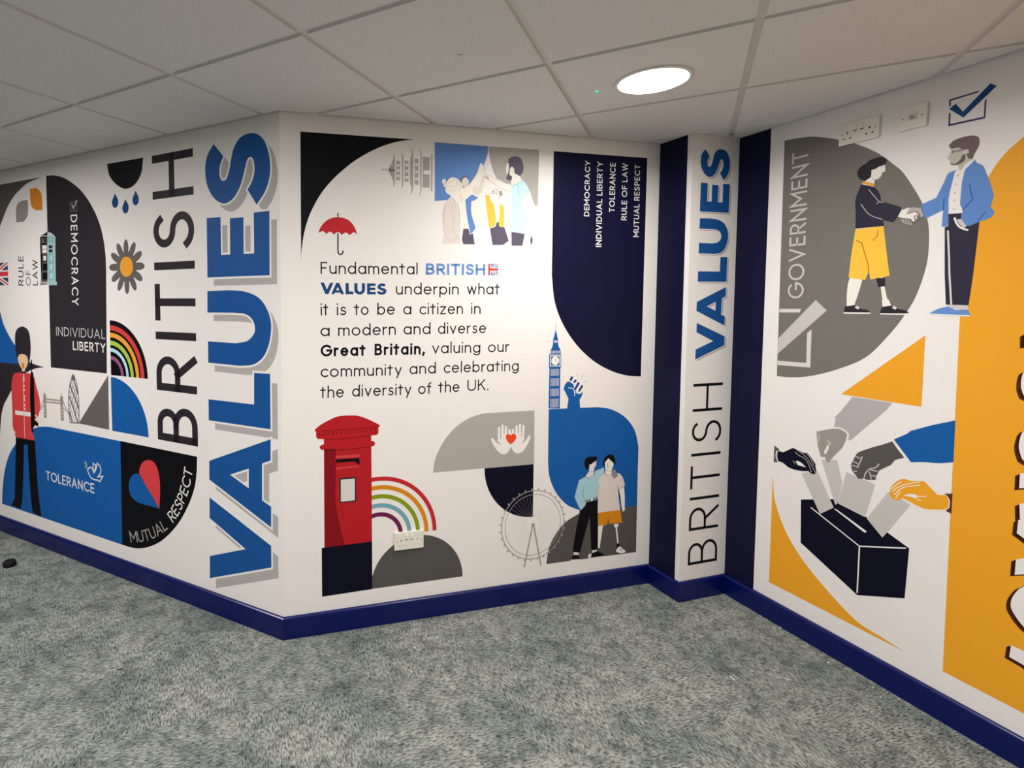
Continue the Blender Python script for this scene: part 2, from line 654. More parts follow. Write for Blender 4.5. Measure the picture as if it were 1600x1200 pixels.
def letter(ch, v0, v1, base, top, wt):
    """one capital reading upwards: it runs from level v0 to v1, baseline at u=base, cap line at u=top"""
    cap = abs(base - top)
    span = abs(v1 - v0) / cap
    gw = GL[ch][0] * (1 - wt)
    sx = (span - wt) / gw if gw else 1.0
    return glyph(ch, 0, wt, sx, cap, (base, v0), (0, 1), (-1, 0))


def arc_text(s, c, r, a0, a1, cap, wt, gap=0.13):
    """capitals standing on the inside of a circle, read anticlockwise"""
    n = len(s)
    ink_w = word_width(s, wt, gap)
    l = math.radians(a1 - a0) * r
    sx = (l / cap - wt * n) / (ink_w - wt * n)
    x = 0
    res = []
    for ch in s:
        gw = GL[ch][0] * (1 - wt) * sx + wt
        t = math.radians(a0) + (x + gw / 2) * cap / r
        p = (c[0] + r * math.cos(t), c[1] + r * math.sin(t))
        d = (-math.sin(t), math.cos(t))
        o = (p[0] - d[0] * gw * cap / 2, p[1] - d[1] * gw * cap / 2)
        res += glyph(ch, 0, wt, sx, cap, o, d, (-math.cos(t), -math.sin(t)))
        x += gw + gap * sx
    return res


def fit_box(ps, src, dst):
    su, sv = (dst[2] - dst[0]) / (src[2] - src[0]), (dst[3] - dst[1]) / (src[3] - src[1])
    f = lambda q: (dst[0] + (q[0] - src[0]) * su, dst[1] + (q[1] - src[1]) * sv)
    return [([f(q) for q in p[0]], [[f(q) for q in h] for h in p[1]]) if isinstance(p, tuple) else [f(q) for q in p] for p in ps]


def shifted(ps, du, dv):
    f = lambda q: (q[0] + du, q[1] + dv)
    return [([f(q) for q in p[0]], [[f(q) for q in h] for h in p[1]]) if isinstance(p, tuple) else [f(q) for q in p] for p in ps]


def outline(ps, w):
    out = []
    for p in ps:
        for l in ([p[0]] + p[1] if isinstance(p, tuple) else [p]):
            out += ribbon(l, w, True)
    return out


def bold_values(glyphs, a, b, cap):
    """the heavy VALUES outlines set upright on a baseline from a to b, cap height in mm"""
    res = []
    for ch, ps in glyphs:
        r = []
        for p in ps:
            f = lambda q: (q[1], -q[0])
            r.append(([f(q) for q in p[0]], [[f(q) for q in k] for k in p[1]]) if isinstance(p, tuple) else [f(q) for q in p])
        res += r
    s = bounds(res)
    return fit_box(res, s, (a[0], a[1], b[0], a[1] + cap))


# ------------------------------------------------------------------ the room
def offset_plan(t):
    """the plan moved t metres into the room (negative: out of it)"""
    n = len(PLAN)
    res = []
    for i in range(n):
        a, b, c = PLAN[i - 1], PLAN[i], PLAN[(i + 1) % n]
        d1, d2 = (b - a).normalized(), (c - b).normalized()
        n1, n2 = Vector((d1.y, -d1.x)), Vector((d2.y, -d2.x))
        m = (n1 + n2).normalized()
        res.append(b + m * (t / m.dot(n1)))
    return res


def run_profile(name, i, prof, material):
    """a moulding along side i of the plan; prof is (distance from wall, height)"""
    bm = bmesh.new()
    rings = []
    for k in (i, (i + 1) % len(PLAN)):
        rings.append([bm.verts.new((offs[t][k].x, offs[t][k].y, z)) for t, z in prof])
    m = len(prof)
    for j in range(m):
        bm.faces.new((rings[0][j], rings[0][(j + 1) % m], rings[1][(j + 1) % m], rings[1][j]))
    bm.faces.new(rings[0])
    bm.faces.new(list(reversed(rings[1])))
    bmesh.ops.recalc_face_normals(bm, faces=bm.faces)
    return structure(name, bm, material)


offs = {}
SK = [(0, 0), (0.015, 0), (0.015, 0.090), (0.013, 0.096), (0.009, 0.0995), (0.0, 0.101)]
for t in {p[0] for p in SK} | {-0.1, 0.0, 0.02, 0.0095}:
    offs[t] = offset_plan(t)
for i, s in enumerate(SIDES):
    run_profile('wall_' + s, i, [(0, 0), (0, CEIL + 0.05), (-0.1, CEIL + 0.05), (-0.1, 0)], 'back_paint' if i > 4 else 'wallpaper')
for i, s in enumerate(SIDES):
    run_profile('baseboard_' + s, i, SK, 'skirting_paint')
# wall angle of the suspended ceiling, darkened on three sides to paint its shadow line
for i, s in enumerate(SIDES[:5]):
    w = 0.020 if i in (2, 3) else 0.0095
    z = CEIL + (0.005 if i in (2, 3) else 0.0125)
    run_profile('trim_%d' % (i + 1), i, [(0, z), (w, z), (w, z + 0.0015), (0.0, z + 0.0015)], 'grid_metal' if i in (2, 3) else 'painted_shadow_line')

bm = bmesh.new()
ring = [(p.x, p.y) for p in offset_plan(-0.1)]
top = [bm.verts.new((x, y, 0.0)) for x, y in ring]
low = [bm.verts.new((x, y, -0.05)) for x, y in ring]
bm.faces.new(top)
bm.faces.new(list(reversed(low)))
for k in range(len(ring)):
    bm.faces.new((top[k], low[k], low[(k + 1) % len(ring)], top[(k + 1) % len(ring)]))
bmesh.ops.recalc_face_normals(bm, faces=bm.faces)
structure('floor', bm, 'carpet')


def clip(P, n, c):
    """keep the part of polygon P where n.p <= c"""
    out = []
    for i in range(len(P)):
        a, b = P[i], P[(i + 1) % len(P)]
        da, db = n.dot(a) - c, n.dot(b) - c
        if da <= 0:
            out.append(a)
        if da * db < 0:
            out.append(a + (b - a) * (da / (da - db)))
    return out


def half(k):
    """outward normal and level of side k of the plan, a shadow gap short of the wall"""
    a, b = PLAN[k], PLAN[(k + 1) % len(PLAN)]
    d = (b - a).normalized()
    n = Vector((-d.y, d.x))
    return n, n.dot(a) - (0.010 if k in (0, 1, 4) else 0.006)


def cut(P, k, keep=True):
    n, c = half(k)
    return clip(P, n, c) if keep else clip(P, -n, -c)


def room_pieces(P):
    for k in (4, 5, 6, 7):
        P = cut(P, k)
    Q = cut(cut(P, 0, False), 1)
    return [p for p in (cut(P, 0), cut(Q, 2), cut(cut(Q, 2, False), 3)) if len(p) >= 3]


# tegular tiles hang 7 mm below the exposed grid; each is cut back to the walls
GAP = 0.012
tile_bm = bmesh.new()
for i in range(-12, 13):
    for j in range(-10, 14):
        base = [GRID0 + E1 * (0.6 * (i + a) + (GAP if a == 0 else -GAP)) + E2 * (0.6 * (j + b) + (GAP if b == 0 else -GAP))
                for a, b in ((0, 0), (1, 0), (1, 1), (0, 1))]
        for P in room_pieces(base):
            lo = [tile_bm.verts.new((p.x, p.y, CEIL)) for p in P]
            hi = [tile_bm.verts.new((p.x, p.y, CEIL + 0.015)) for p in P]
            tile_bm.faces.new(lo)
            tile_bm.faces.new(list(reversed(hi)))
            for k in range(len(P)):
                tile_bm.faces.new((lo[k], hi[k], hi[(k + 1) % len(P)], lo[(k + 1) % len(P)]))
bmesh.ops.recalc_face_normals(tile_bm, faces=tile_bm.faces)
ceiling = structure('ceiling', tile_bm, 'tile')
grid_bm = bmesh.new()


def grid_bar(a, b, h, z=0.009):
    d = (b - a).normalized()
    n = Vector((-d.y, d.x)) * 0.012
    q = [a - n, b - n, b + n, a + n]
    lo = [grid_bm.verts.new((p.x, p.y, CEIL + z)) for p in q]
    hi = [grid_bm.verts.new((p.x, p.y, CEIL + z + h)) for p in q]
    grid_bm.faces.new(lo)
    grid_bm.faces.new(list(reversed(hi)))
    for k in range(4):
        grid_bm.faces.new((lo[k], hi[k], hi[(k + 1) % 4], lo[(k + 1) % 4]))


for i in range(-12, 14):
    grid_bar(GRID0 + E1 * 0.6 * i - E2 * 6, GRID0 + E1 * 0.6 * i + E2 * 8.4, 0.002)
for j in range(-10, 15):
    grid_bar(GRID0 + E2 * 0.6 * j - E1 * 7.2, GRID0 + E2 * 0.6 * j + E1 * 8, 0.0025, 0.0094)
bmesh.ops.recalc_face_normals(grid_bm, faces=grid_bm.faces)
grid = structure('ceiling_grid', grid_bm, 'grid_metal', ceiling)
bm = bmesh.new()
add_box(bm, -7, 4.5, -4.5, 6.5, CEIL + 0.04, CEIL + 0.09)
structure('ceiling_slab', bm, 'grid_metal', ceiling)


# two small scuffs on the tile faces
for pts in ([(1033,1873.3),(1022.6,1839.8,1),(1004.7,1812,1),(996.4,1802.9)], [(272.3,1830.4),(284.4,1839.8,1),(292.7,1825.8)]):
    bm = bmesh.new()
    for q in ribbon([(a[0], a[1]) for a in path(pts, False)], 3.0):
        lo = [bm.verts.new((a[0] / 1000, a[1] / 1000, CEIL - 0.0006)) for a in q]
        bm.faces.new(lo)
    structure('scuff_mark', bm, 'lamp_trim' if pts[0][0] > 500 else 'brown_grey', ceiling)


# ------------------------------------------------------------------ downlights
LIGHT_P = Vector([(1029.9,2044.1)][0][:2]) / 1000
LED_P = Vector([(866.9,2151.7)][0][:2]) / 1000
LAMP_R = dist([(926,2091.9)][0], [(1131.5,1998.5)][0]) / 2000 + 0.004
proto_lamp = []


def downlight(p, watts, spread, label, group=None):
    o = bpy.data.objects.new('downlight', None)
    COL.objects.link(o)
    o.location = (p.x, p.y, CEIL)
    tag(o, label, 'ceiling light', group)
    if not proto_lamp:
        r = LAMP_R
        b = bmesh.new()
        add_lathe(b, [(r, -0.0055), (r + 0.003, -0.007), (r + 0.012, -0.005), (r + 0.016, 0.0), (r, 0.0), (r, -0.0055)], 48)
        trim = link_mesh('trim_ring', b, 'lamp_trim', o, True)
        b = bmesh.new()
        add_lathe(b, [(r, -0.001), (r, -0.006), (r * 0.93, -0.010), (r * 0.75, -0.013), (r * 0.4, -0.0145), (0, -0.015)], 48)
        dif = link_mesh('diffuser', b, 'lamp_glow', o, True)
        proto_lamp.extend([trim, dif])
    else:
        for ch in proto_lamp:
            c = ch.copy()
            COL.objects.link(c)
            c.parent = o
    ld = bpy.data.lights.new('downlight_beam', 'AREA')
    ld.shape = 'DISK'
    ld.size = LAMP_R * 2
    ld.energy = watts
    ld.color = LAMP_COLOR
    ld.spread = spread
    lo = bpy.data.objects.new('downlight_beam', ld)
    COL.objects.link(lo)
    lo.parent = o
    lo.location = (0, 0, -0.017)
    return o


downlight(LIGHT_P, SEEN_LAMP_WATTS, SEEN_LAMP_SPREAD, 'round glowing downlight in the ceiling tile above the striped pilaster')
for a, b, w_ in FILL_LAMP_SPOTS:
    p = LIGHT_P + E1 * a + E2 * b
    downlight(p, w_, FILL_LAMP_SPREAD, 'unseen round downlight added to the ceiling as fill light', 'added fill downlights')
bm = bmesh.new()
add_lathe(bm, [(0.0055, 0.0005), (0.0055, -0.002), (0.003, -0.0035), (0, -0.004)], 16)
o = link_mesh('indicator_light', bm, 'indicator_green', None, True)
o.location = (LED_P.x, LED_P.y, CEIL)
tag(o, 'tiny green indicator light in the ceiling tile left of the downlight', 'indicator')


# ------------------------------------------------------------------ sockets
def wall_root(name, wall, u, v, label, cat):
    o = bpy.data.objects.new(name, None)
    COL.objects.link(o)
    place(o, wall, u, v)
    return tag(o, label, cat)


def hole_bm(list_):
    b = bmesh.new()
    for x, z, w, h in list_:
        add_box(b, x - w / 2, x + w / 2, -0.0112, -0.0095, z - h / 2, z + h / 2)
    return b


def double_socket(wall, u, v, label, shut):
    """u, v: middle of the lower edge, mm"""
    o = wall_root('double_socket', wall, u, v, label, 'electrical socket')
    b = bmesh.new()
    add_box(b, -0.073, 0.073, -0.0105, 0.0, 0, 0.086, 0.0022)
    link_mesh('faceplate', b, 'socket_plastic', o)
    for s in (-1, 1):
        b = bmesh.new()
        add_box(b, s * 0.0125 - 0.006, s * 0.0125 + 0.006, -0.0145, -0.009, 0.051, 0.073, 0.0012)
        link_mesh('switch', b, 'socket_plastic', o)
        b = bmesh.new()
        add_box(b, s * 0.0125 - 0.0055, s * 0.0125 + 0.0055, -0.0118, -0.009, 0.0475, 0.0515)
        link_mesh('switch_mark', b, 'socket_dark', o)
        cx = s * 0.040
        link_mesh('pin_holes', hole_bm([(cx, 0.047, 0.0052, 0.008), (cx - 0.011, 0.024, 0.0068, 0.0046), (cx + 0.011, 0.024, 0.0068, 0.0046)]),
                  'socket_plastic' if shut else 'socket_dark', o)
        if shut:
            link_mesh('earth_hole', hole_bm([(cx, 0.047, 0.005, 0.007)]), 'socket_dark', o)
            link_mesh('pin_slot_edge', hole_bm([(cx - 0.011, 0.0225, 0.0068, 0.0014), (cx + 0.011, 0.0225, 0.0068, 0.0014)]), 'socket_dark', o)
        b = bmesh.new()
        add_lathe(b, [(0.0028, 0), (0.0028, 0.0022), (0.0, 0.003)], 14)
        bmesh.ops.rotate(b, verts=b.verts, cent=(0, 0, 0), matrix=Matrix.Rotation(pi / 2, 3, 'X'))
        bmesh.ops.translate(b, verts=b.verts, vec=(s * 0.0605, -0.009, 0.043))
        link_mesh('screw', b, 'screw_metal', o)
    return o


q = [(523.9,347.5),(663.9,351.3)]
double_socket('C', (q[0][0] + q[1][0]) / 2, (q[0][1] + q[1][1]) / 2, 'white double socket low on the wall under the rainbow arcs', True)
q = [(466.5,2183.1),(616,2182.7)]
double_socket('R', (q[0][0] + q[1][0]) / 2, (q[0][1] + q[1][1]) / 2, 'white double socket high on the wall above the handshake', False)
q = [(678,2182.5),(766.4,2181.2)]
o = wall_root('data_outlet', 'R', q[1][0] - 45, (q[0][1] + q[1][1]) / 2, 'white single data outlet plate left of the tick box', 'data outlet')
b = bmesh.new()
add_box(b, -0.043, 0.043, -0.0095, 0, 0, 0.086, 0.002)
link_mesh('faceplate', b, 'socket_plastic', o)
b = bmesh.new()
add_box(b, -0.014, 0.014, -0.0115, -0.008, 0.032, 0.056, 0.0008)
link_mesh('module', b, 'grid_metal', o)
b = bmesh.new()
add_box(b, -0.0075, 0.0075, -0.0125, -0.0105, 0.036, 0.049)
link_mesh('port', b, 'screw_metal', o)
for s in (-1, 1):
    b = bmesh.new()
    add_lathe(b, [(0.0028, 0), (0.0028, 0.0022), (0.0, 0.003)], 14)
    bmesh.ops.rotate(b, verts=b.verts, cent=(0, 0, 0), matrix=Matrix.Rotation(pi / 2, 3, 'X'))
    bmesh.ops.translate(b, verts=b.verts, vec=(s * 0.030, -0.0085, 0.043))
    link_mesh('screw', b, 'screw_metal', o)

# ------------------------------------------------------------------ things on the floor
q = [(-2113.6,3046.8)][0]
bm = bmesh.new()
add_lathe(bm, [(0, 0), (0.030, 0), (0.033, 0.004), (0.033, 0.024), (0.029, 0.030), (0.012, 0.030), (0.009, 0.026), (0, 0.026)], 32)
o = link_mesh('rubber_stopper', bm, 'rubber', None, True)
o.location = (q[0] / 1000, q[1] / 1000, 0)
tag(o, 'small round black rubber stopper lying on the carpet', 'stopper')
SC = [(1905.5,2453.8),(1924.5,2210.8),(1965.7,2171.5),(1980.1,2064.1),(1960.7,2010.3),(2023.4,2002.6),(177.4,2310.7),(283.9,2168.4),(1140.6,2756.9)]
SL = ['nearest the pilaster on the right wall side', 'second along the right skirting', 'third along the right skirting', 'fourth along the right skirting',
      'fifth along the right skirting', 'last along the right skirting', 'near the middle of the centre skirting', 'further out on the carpet from the centre skirting',
      'against the centre skirting below the ferris wheel']
rnd = random.Random(4)
for k, (q, s) in enumerate(zip(SC, SL)):
    b = bmesh.new()
    r = bmesh.ops.create_icosphere(b, subdivisions=1, radius=0.0035)
    for v in r['verts']:
        v.co = Vector((v.co.x * rnd.uniform(0.8, 1.5), v.co.y * rnd.uniform(0.7, 1.2), (v.co.z + 0.0035) * 0.45))
    o = link_mesh('paper_crumb', b, 'scrap')
    o.location = (q[0] / 1000, q[1] / 1000, 0)
    o.rotation_euler = (0, 0, rnd.uniform(0, 3))
    tag(o, 'tiny white paper crumb ' + s, 'crumb', 'white crumbs on the carpet')
q = [(1452,2129.8),(1460.7,2105.6)]
a, b_ = Vector(q[0]) / 1000, Vector(q[1]) / 1000
b = bmesh.new()
add_box(b, -(b_ - a).length / 2, (b_ - a).length / 2, -0.0014, 0.0014, 0, 0.0016, 0.0005)
o = link_mesh('paper_shred', b, 'scrap')
m = (a + b_) / 2
o.location = (m.x, m.y, 0)
o.rotation_euler = (0, 0, math.atan2(b_.y - a.y, b_.x - a.x))
tag(o, 'thin white paper shred lying on the carpet right of the middle', 'shred')
q = [(-1074,2166.1),(-1049.2,2170)]
a, b_ = Vector(q[0]) / 1000, Vector(q[1]) / 1000
b = bmesh.new()
add_box(b, -(b_ - a).length / 2, (b_ - a).length / 2, -0.002, 0.002, 0, 0.0025, 0.0006)
o = link_mesh('dark_fleck', b, 'rubber')
m = (a + b_) / 2
o.location = (m.x, m.y, 0)
o.rotation_euler = (0, 0, math.atan2(b_.y - a.y, b_.x - a.x))
tag(o, 'small dark fleck of rubber on the carpet at the left', 'fleck')


# ================================================================== left wall
W = 'L'
single('corner_shape', 'dark grey corner shape with a concave curved edge at the far left top', 'wall graphic', W, 'dark_grey', 1,
       poly([(-1795.7,2265.2),(-1939,2244.7,1),(-2032.3,2210.4,1),(-2106.6,2172.3,1),(-2176.5,2114.9,1),(-2233.4,2047.1,1),(-2271,1997,1),(-2303,1921.6,1),(-2321.7,1820),(-2770.1,1815.6),(-2733.1,2269.7)]))
single('leaf_shape', 'grey leaf shape on the left wall, below left of the orange one', 'wall graphic', W, 'taupe', 1,
       poly([(-1943.1,2145.2),(-1943.8,2076.7,1),(-1957,2042.9,1),(-1995,2016.1),(-2076.9,2017.8),(-2075.7,2090.9,1),(-2057.5,2128.7,1),(-2011.6,2145.1)]))
single('leaf_shape', 'orange leaf shape on the left wall beside the black arched panel', 'wall graphic', W, 'leaf_orange', 1,
       poly([(-1915.1,2208.6),(-1849.2,2207.8),(-1810.3,2185.1,1),(-1792.3,2151.4,1),(-1792.3,2071.5),(-1857.1,2073.7),(-1896.5,2095.9,1),(-1913.9,2126.1,1)]))
single('arched_panel', 'black panel with one rounded top corner carrying the word DEMOCRACY', 'wall graphic', W, 'charcoal', 1,
       poly([(-1743,2268),(-1666.1,2262.2),(-1567.2,2236.1,1),(-1449,2175.3,1),(-1369.7,2112.7,1),(-1309.6,2044.3,1),(-1261.9,1970.9,1),(-1229.2,1888.9,1),(-1211,1794.3,1),(-1207.5,1707.2),(-1225.1,1130.3),(-1756.4,1131.9)]))
T = [(-1514.9,2022),(-1526.6,1508.1),(-1453.7,2017.4)]
g = Graphic('lettering', 'white word DEMOCRACY reading down the black panel under a small tick box', 'lettering', W, T[1])
for ch, r in text('DEMOCRACY', T, .135, .24, True):
    g.part('letter', 'paper_white', 2, r)
g = Graphic('tick_box', 'small grey tick box on the black panel at the start of DEMOCRACY', 'wall graphic', W, [(-1512.8,2041)][0])
g.part('box', 'brown_grey', 2, line([(-1511.9,2094),(-1453,2092.5),(-1455.6,2040.1),(-1512.2,2040.6)], 6, True))
g.part('tick', 'mid_grey', 3, line([(-1501.6,2082.3),(-1485.9,2056.9),(-1449.7,2100.4)], 9))
for s, T, m in (('RULE', [(-2020.9,1624.3),(-2010.9,1807.2),(-2078.2,1625)], 'charcoal'), ('OF', [(-1940.8,1622.6),(-1937.8,1718.6),(-1994.7,1623.2)], 'brown_grey'), ('LAW', [(-1865.2,1624),(-1860.8,1779),(-1918.5,1624.6)], 'charcoal')):
    single('lettering', 'thin dark word %s reading upwards left of the kiosk' % s, 'lettering', W, m, 1, text(s, T, .13, .2))


def union_flag(label, wall, u0, v0, u1, v1, layer, blue, red, white, left=None):
    """a Union flag in the box u0..u1, v0..v1, cut off left of the level left"""
    lf = u0 if left is None else left
    g = Graphic('flag', label, 'flag', wall, ((u0 + u1) / 2, v0))
    h, w = v1 - v0, u1 - u0
    cu, cv = (u0 + u1) / 2, (v0 + v1) / 2
    g.part('field', blue, layer, rect(lf, v0, u1, v1))

    def inbox(ps):
        out = []
        for p in ps:
            P = [Vector(q) for q in p]
            for n, c in ((Vector((1, 0)), u1), (Vector((-1, 0)), -lf), (Vector((0, 1)), v1), (Vector((0, -1)), -v0)):
                if len(P) >= 3:
                    P = clip(P, n, c)
            if len(P) >= 3:
                out.append([(q.x, q.y) for q in P])
        return out
    dg = [[(u0, v0), (u1, v1)], [(u0, v1), (u1, v0)]]
    g.part('white_saltire', white, layer + 1, inbox([q for d in dg for q in ribbon(d, h * .2, square=True)]))
    g.part('red_saltire', red, layer + 2, inbox([q for d in dg for q in ribbon(d, h * .07, square=True)]))
    g.part('white_cross', white, layer + 3, rect(max(lf, cu - h / 6), v0, cu + h / 6, cv - h / 6) + rect(max(lf, cu - h / 6), cv + h / 6, cu + h / 6, v1) + rect(lf, cv - h / 6, u1, cv + h / 6))
    g.part('red_cross', red, layer + 4, rect(max(lf, cu - h / 10), v0, cu + h / 10, cv - h / 10) + rect(max(lf, cu - h / 10), cv + h / 10, cu + h / 10, v1) + rect(lf, cv - h / 10, u1, cv + h / 10))


q = [(-2530.9,1626.7),(-2192.5,1630.9),(-2185.9,1774.4)]
union_flag('Union flag cut by the left edge of the photo beside RULE OF LAW', W, q[0][0], q[1][1], q[1][0], q[2][1], 1, 'flag_blue', 'flag_red', 'paper_white')

g = Graphic('police_box', 'tall kiosk half black and half pale teal printed over the black panel edge', 'kiosk', W, [(-1752.7,1627.1)][0])
g.part('dark_half', 'black', 3, poly([(-1748.3,1941.1),(-1765.8,1629.2),(-1839.2,1628.3),(-1836.8,1645.6),(-1827.8,1651.2),(-1827,1896.3),(-1824,1913.3),(-1808.8,1922),(-1775.1,1931.4)]))
g.part('teal_half', 'teal', 3, poly([(-1745,1940.9),(-1709.8,1931.3),(-1678.5,1914.5),(-1667.6,1904.6),(-1669.9,1884.3),(-1678.8,1648.7),(-1667.6,1641),(-1668.5,1624.2),(-1751.6,1624.1),(-1762.5,1629.2)]))
g.part('roof_edge', 'gull', 4, poly([(-1745.2,1939),(-1709.9,1930.5),(-1681.8,1914),(-1744.2,1920.2)]) + lines(5, [(-1815.8,1917.8),(-1748.4,1916.3)], [(-1836.9,1644.4),(-1758.4,1643.2)], [(-1835.9,1637.9),(-1757.5,1635.6)]))
g.part('finial', 'steel', 4, line([(-1745.8,1962.8),(-1747,1940.3)], 12))
for k, (a, b, c, d, m) in enumerate([(*[(-1806.8,1899),(-1780.3,1898),(-1781.3,1881),(-1807.8,1882)], 'hair_brown'), (*[(-1804.2,1862.8),(-1780.4,1862),(-1781.6,1841.2),(-1805.4,1841.9)], 'paper_white'), (*[(-1779.1,1861.6),(-1759.4,1861),(-1760.5,1840.2),(-1780.3,1840.8)], 'paper_white'), (*[(-1804.3,1838.8),(-1781.7,1838.2),(-1782.9,1817.7),(-1805.5,1818.3)], 'paper_white'), (*[(-1780.4,1837.7),(-1759.4,1837.2),(-1760.5,1816.8),(-1781.6,1817.3)], 'paper_white'), (*[(-1795.8,1800.3),(-1768.1,1799.6),(-1769.6,1771.6),(-1797.4,1772.2)], 'paper_white'), (*[(-1797.3,1750.8),(-1769.5,1750.3),(-1771.4,1717.3),(-1799.2,1717.7)], 'black'), (*[(-1800.4,1697.4),(-1769.9,1697.1),(-1771.8,1662.9),(-1802.3,1663)], 'black'), (*[(-1738.5,1859.6),(-1700.9,1858.2),(-1701.8,1841.3),(-1739.4,1842.7)], 'charcoal'), (*[(-1738.4,1836.6),(-1702.1,1835.4),(-1703.1,1817),(-1739.5,1818.2)], 'charcoal'), (*[(-1733.1,1802.8),(-1702.7,1802),(-1704.5,1769.4),(-1735,1770)], 'ice'), (*[(-1734.2,1748.1),(-1704.4,1747.5),(-1706,1717.5),(-1735.9,1717.9)], 'ice'), (*[(-1735.8,1695.2),(-1705.9,1694.8),(-1707.6,1664.7),(-1737.5,1664.9)], 'ice')]):
    g.part('window_pane' if m == 'paper_white' or m == 'charcoal' else 'door_panel', m, 5, [path([a, b, c, d])])
g.part('panel_lines', 'brown_grey', 4, lines(5, *[p + p[:1] for p in [[(-1815.2,1904.1),(-1758.4,1901.7),(-1759.7,1878.4),(-1817.9,1879.8)], [(-1812.1,1865.1),(-1756,1863.1),(-1756.8,1813.2),(-1813.7,1814.8)], [(-1805.4,1806.8),(-1757.2,1805.7),(-1759.7,1761),(-1811.3,1762)],
       [(-1806.3,1757.2),(-1758.6,1756.5),(-1759.9,1710.2),(-1811.7,1710)], [(-1811.3,1703.8),(-1760.3,1703.3),(-1763,1655.8),(-1817.5,1654.9)]]]))
g.part('teal_lines', 'steel', 4, lines(6, *[p + p[:1] for p in [[(-1742.5,1903.9),(-1688.9,1901.7),(-1688,1881.5),(-1743.7,1882.9)], [(-1741.3,1808.8),(-1697.2,1807.8),(-1698.3,1763.9),(-1743.8,1764.3)], [(-1742.4,1754),(-1698.8,1753.8),(-1698.5,1712.4),(-1744.1,1711.3)], [(-1744.7,1701.1),(-1697.8,1701.1),(-1698.8,1659.6),(-1745.7,1658.2)]]]))

single('cloud_shape', 'black half disc like a rain cloud above three drops', 'wall graphic', W, 'black', 1, poly([(-1177.4,2268),(-883.9,2265),(-902.7,2186.3,1),(-957.1,2135,1),(-1027.9,2121.4,1),(-1098.9,2149.4,1),(-1157.1,2202,1)]))
for nm, (a, b, r) in zip(('left', 'middle lowest', 'right'), (([(-1114.9,2106.3)][0], [(-1116.6,2033.2)][0], dist([(-1140.1,2057.2)][0], [(-1087.1,2052.6)][0]) / 2), ([(-1030.8,2068.1)][0], [(-1032.4,1997.3)][0], dist([(-1056.4,2020.9)][0], [(-1004.8,2016.8)][0]) / 2), ([(-948.6,2104.9)][0], [(-950.1,2032.3)][0], dist([(-974.5,2055.9)][0], [(-924.3,2051.5)][0]) / 2))):
    h = dist(a, b)
    ps = [[a] + [(b[0] + r * math.cos(math.radians(t)), b[1] + r + r * 1.15 * math.sin(math.radians(t))) for t in range(28, -209, -12)]]
    single('rain_drop', '%s of the three blue rain drops under the half disc' % nm, 'wall graphic', W, 'deep_blue', 1, ps, 'rain drops')

q = [(-1036.4,1713.2),(-1030.9,1857.7),(-1177.6,1717.3),(-1088.8,1714.7)]
cu, cv = q[0][0], q[0][1]
R_ = dist(q[0], q[1])
g = Graphic('flower', 'grey twelve petal flower with an orange centre on the left wall', 'flower', W, (cu, cv - R_))
for k in range(12):
    t = math.radians(90 + 30 * k)
    ps = []
    for s in range(24):
        x = math.cos(s * pi / 12); y = math.sin(s * pi / 12)
        a = R_ * (0.60 + 0.40 * x); b = R_ * 0.135 * y * (1 + 0.22 * x)
        ps.append((cu + math.cos(t) * a - math.sin(t) * b, cv + math.sin(t) * a + math.cos(t) * b))
    g.part('petal', 'brown_grey', 1, [ps])
g.part('disc', 'brown_grey', 2, dot((cu, cv), R_ * .56))
g.part('centre', 'gold', 3, dot((cu, cv), R_ * .37))

# the big upright word BRITISH
base = [(-526.6,813.1)][0][0]
capt = [(-818.7,809.4)][0][0]
g = Graphic('lettering', 'tall thin dark word BRITISH reading upwards on the left wall', 'lettering', W, (base, [(-526.6,813.1)][0][1]))
V = [q[1] for q in [(-526.6,813.1),(-664.5,994.4),(-520.3,1072.9),(-689.6,1255.9),(-513.8,1336),(-513.1,1364.5),(-798.1,1432.1),(-768.2,1619.1),(-519.5,1688.9),(-518.8,1716.1),(-566.1,1788.5),(-592.2,1974.5),(-517.1,2045.4),(-516.4,2264.9)]]
for ch, k in zip('BRITISH', range(7)):
    g.part('letter', 'charcoal', 1, letter(ch, V[2 * k], V[2 * k + 1], base, capt, .135))

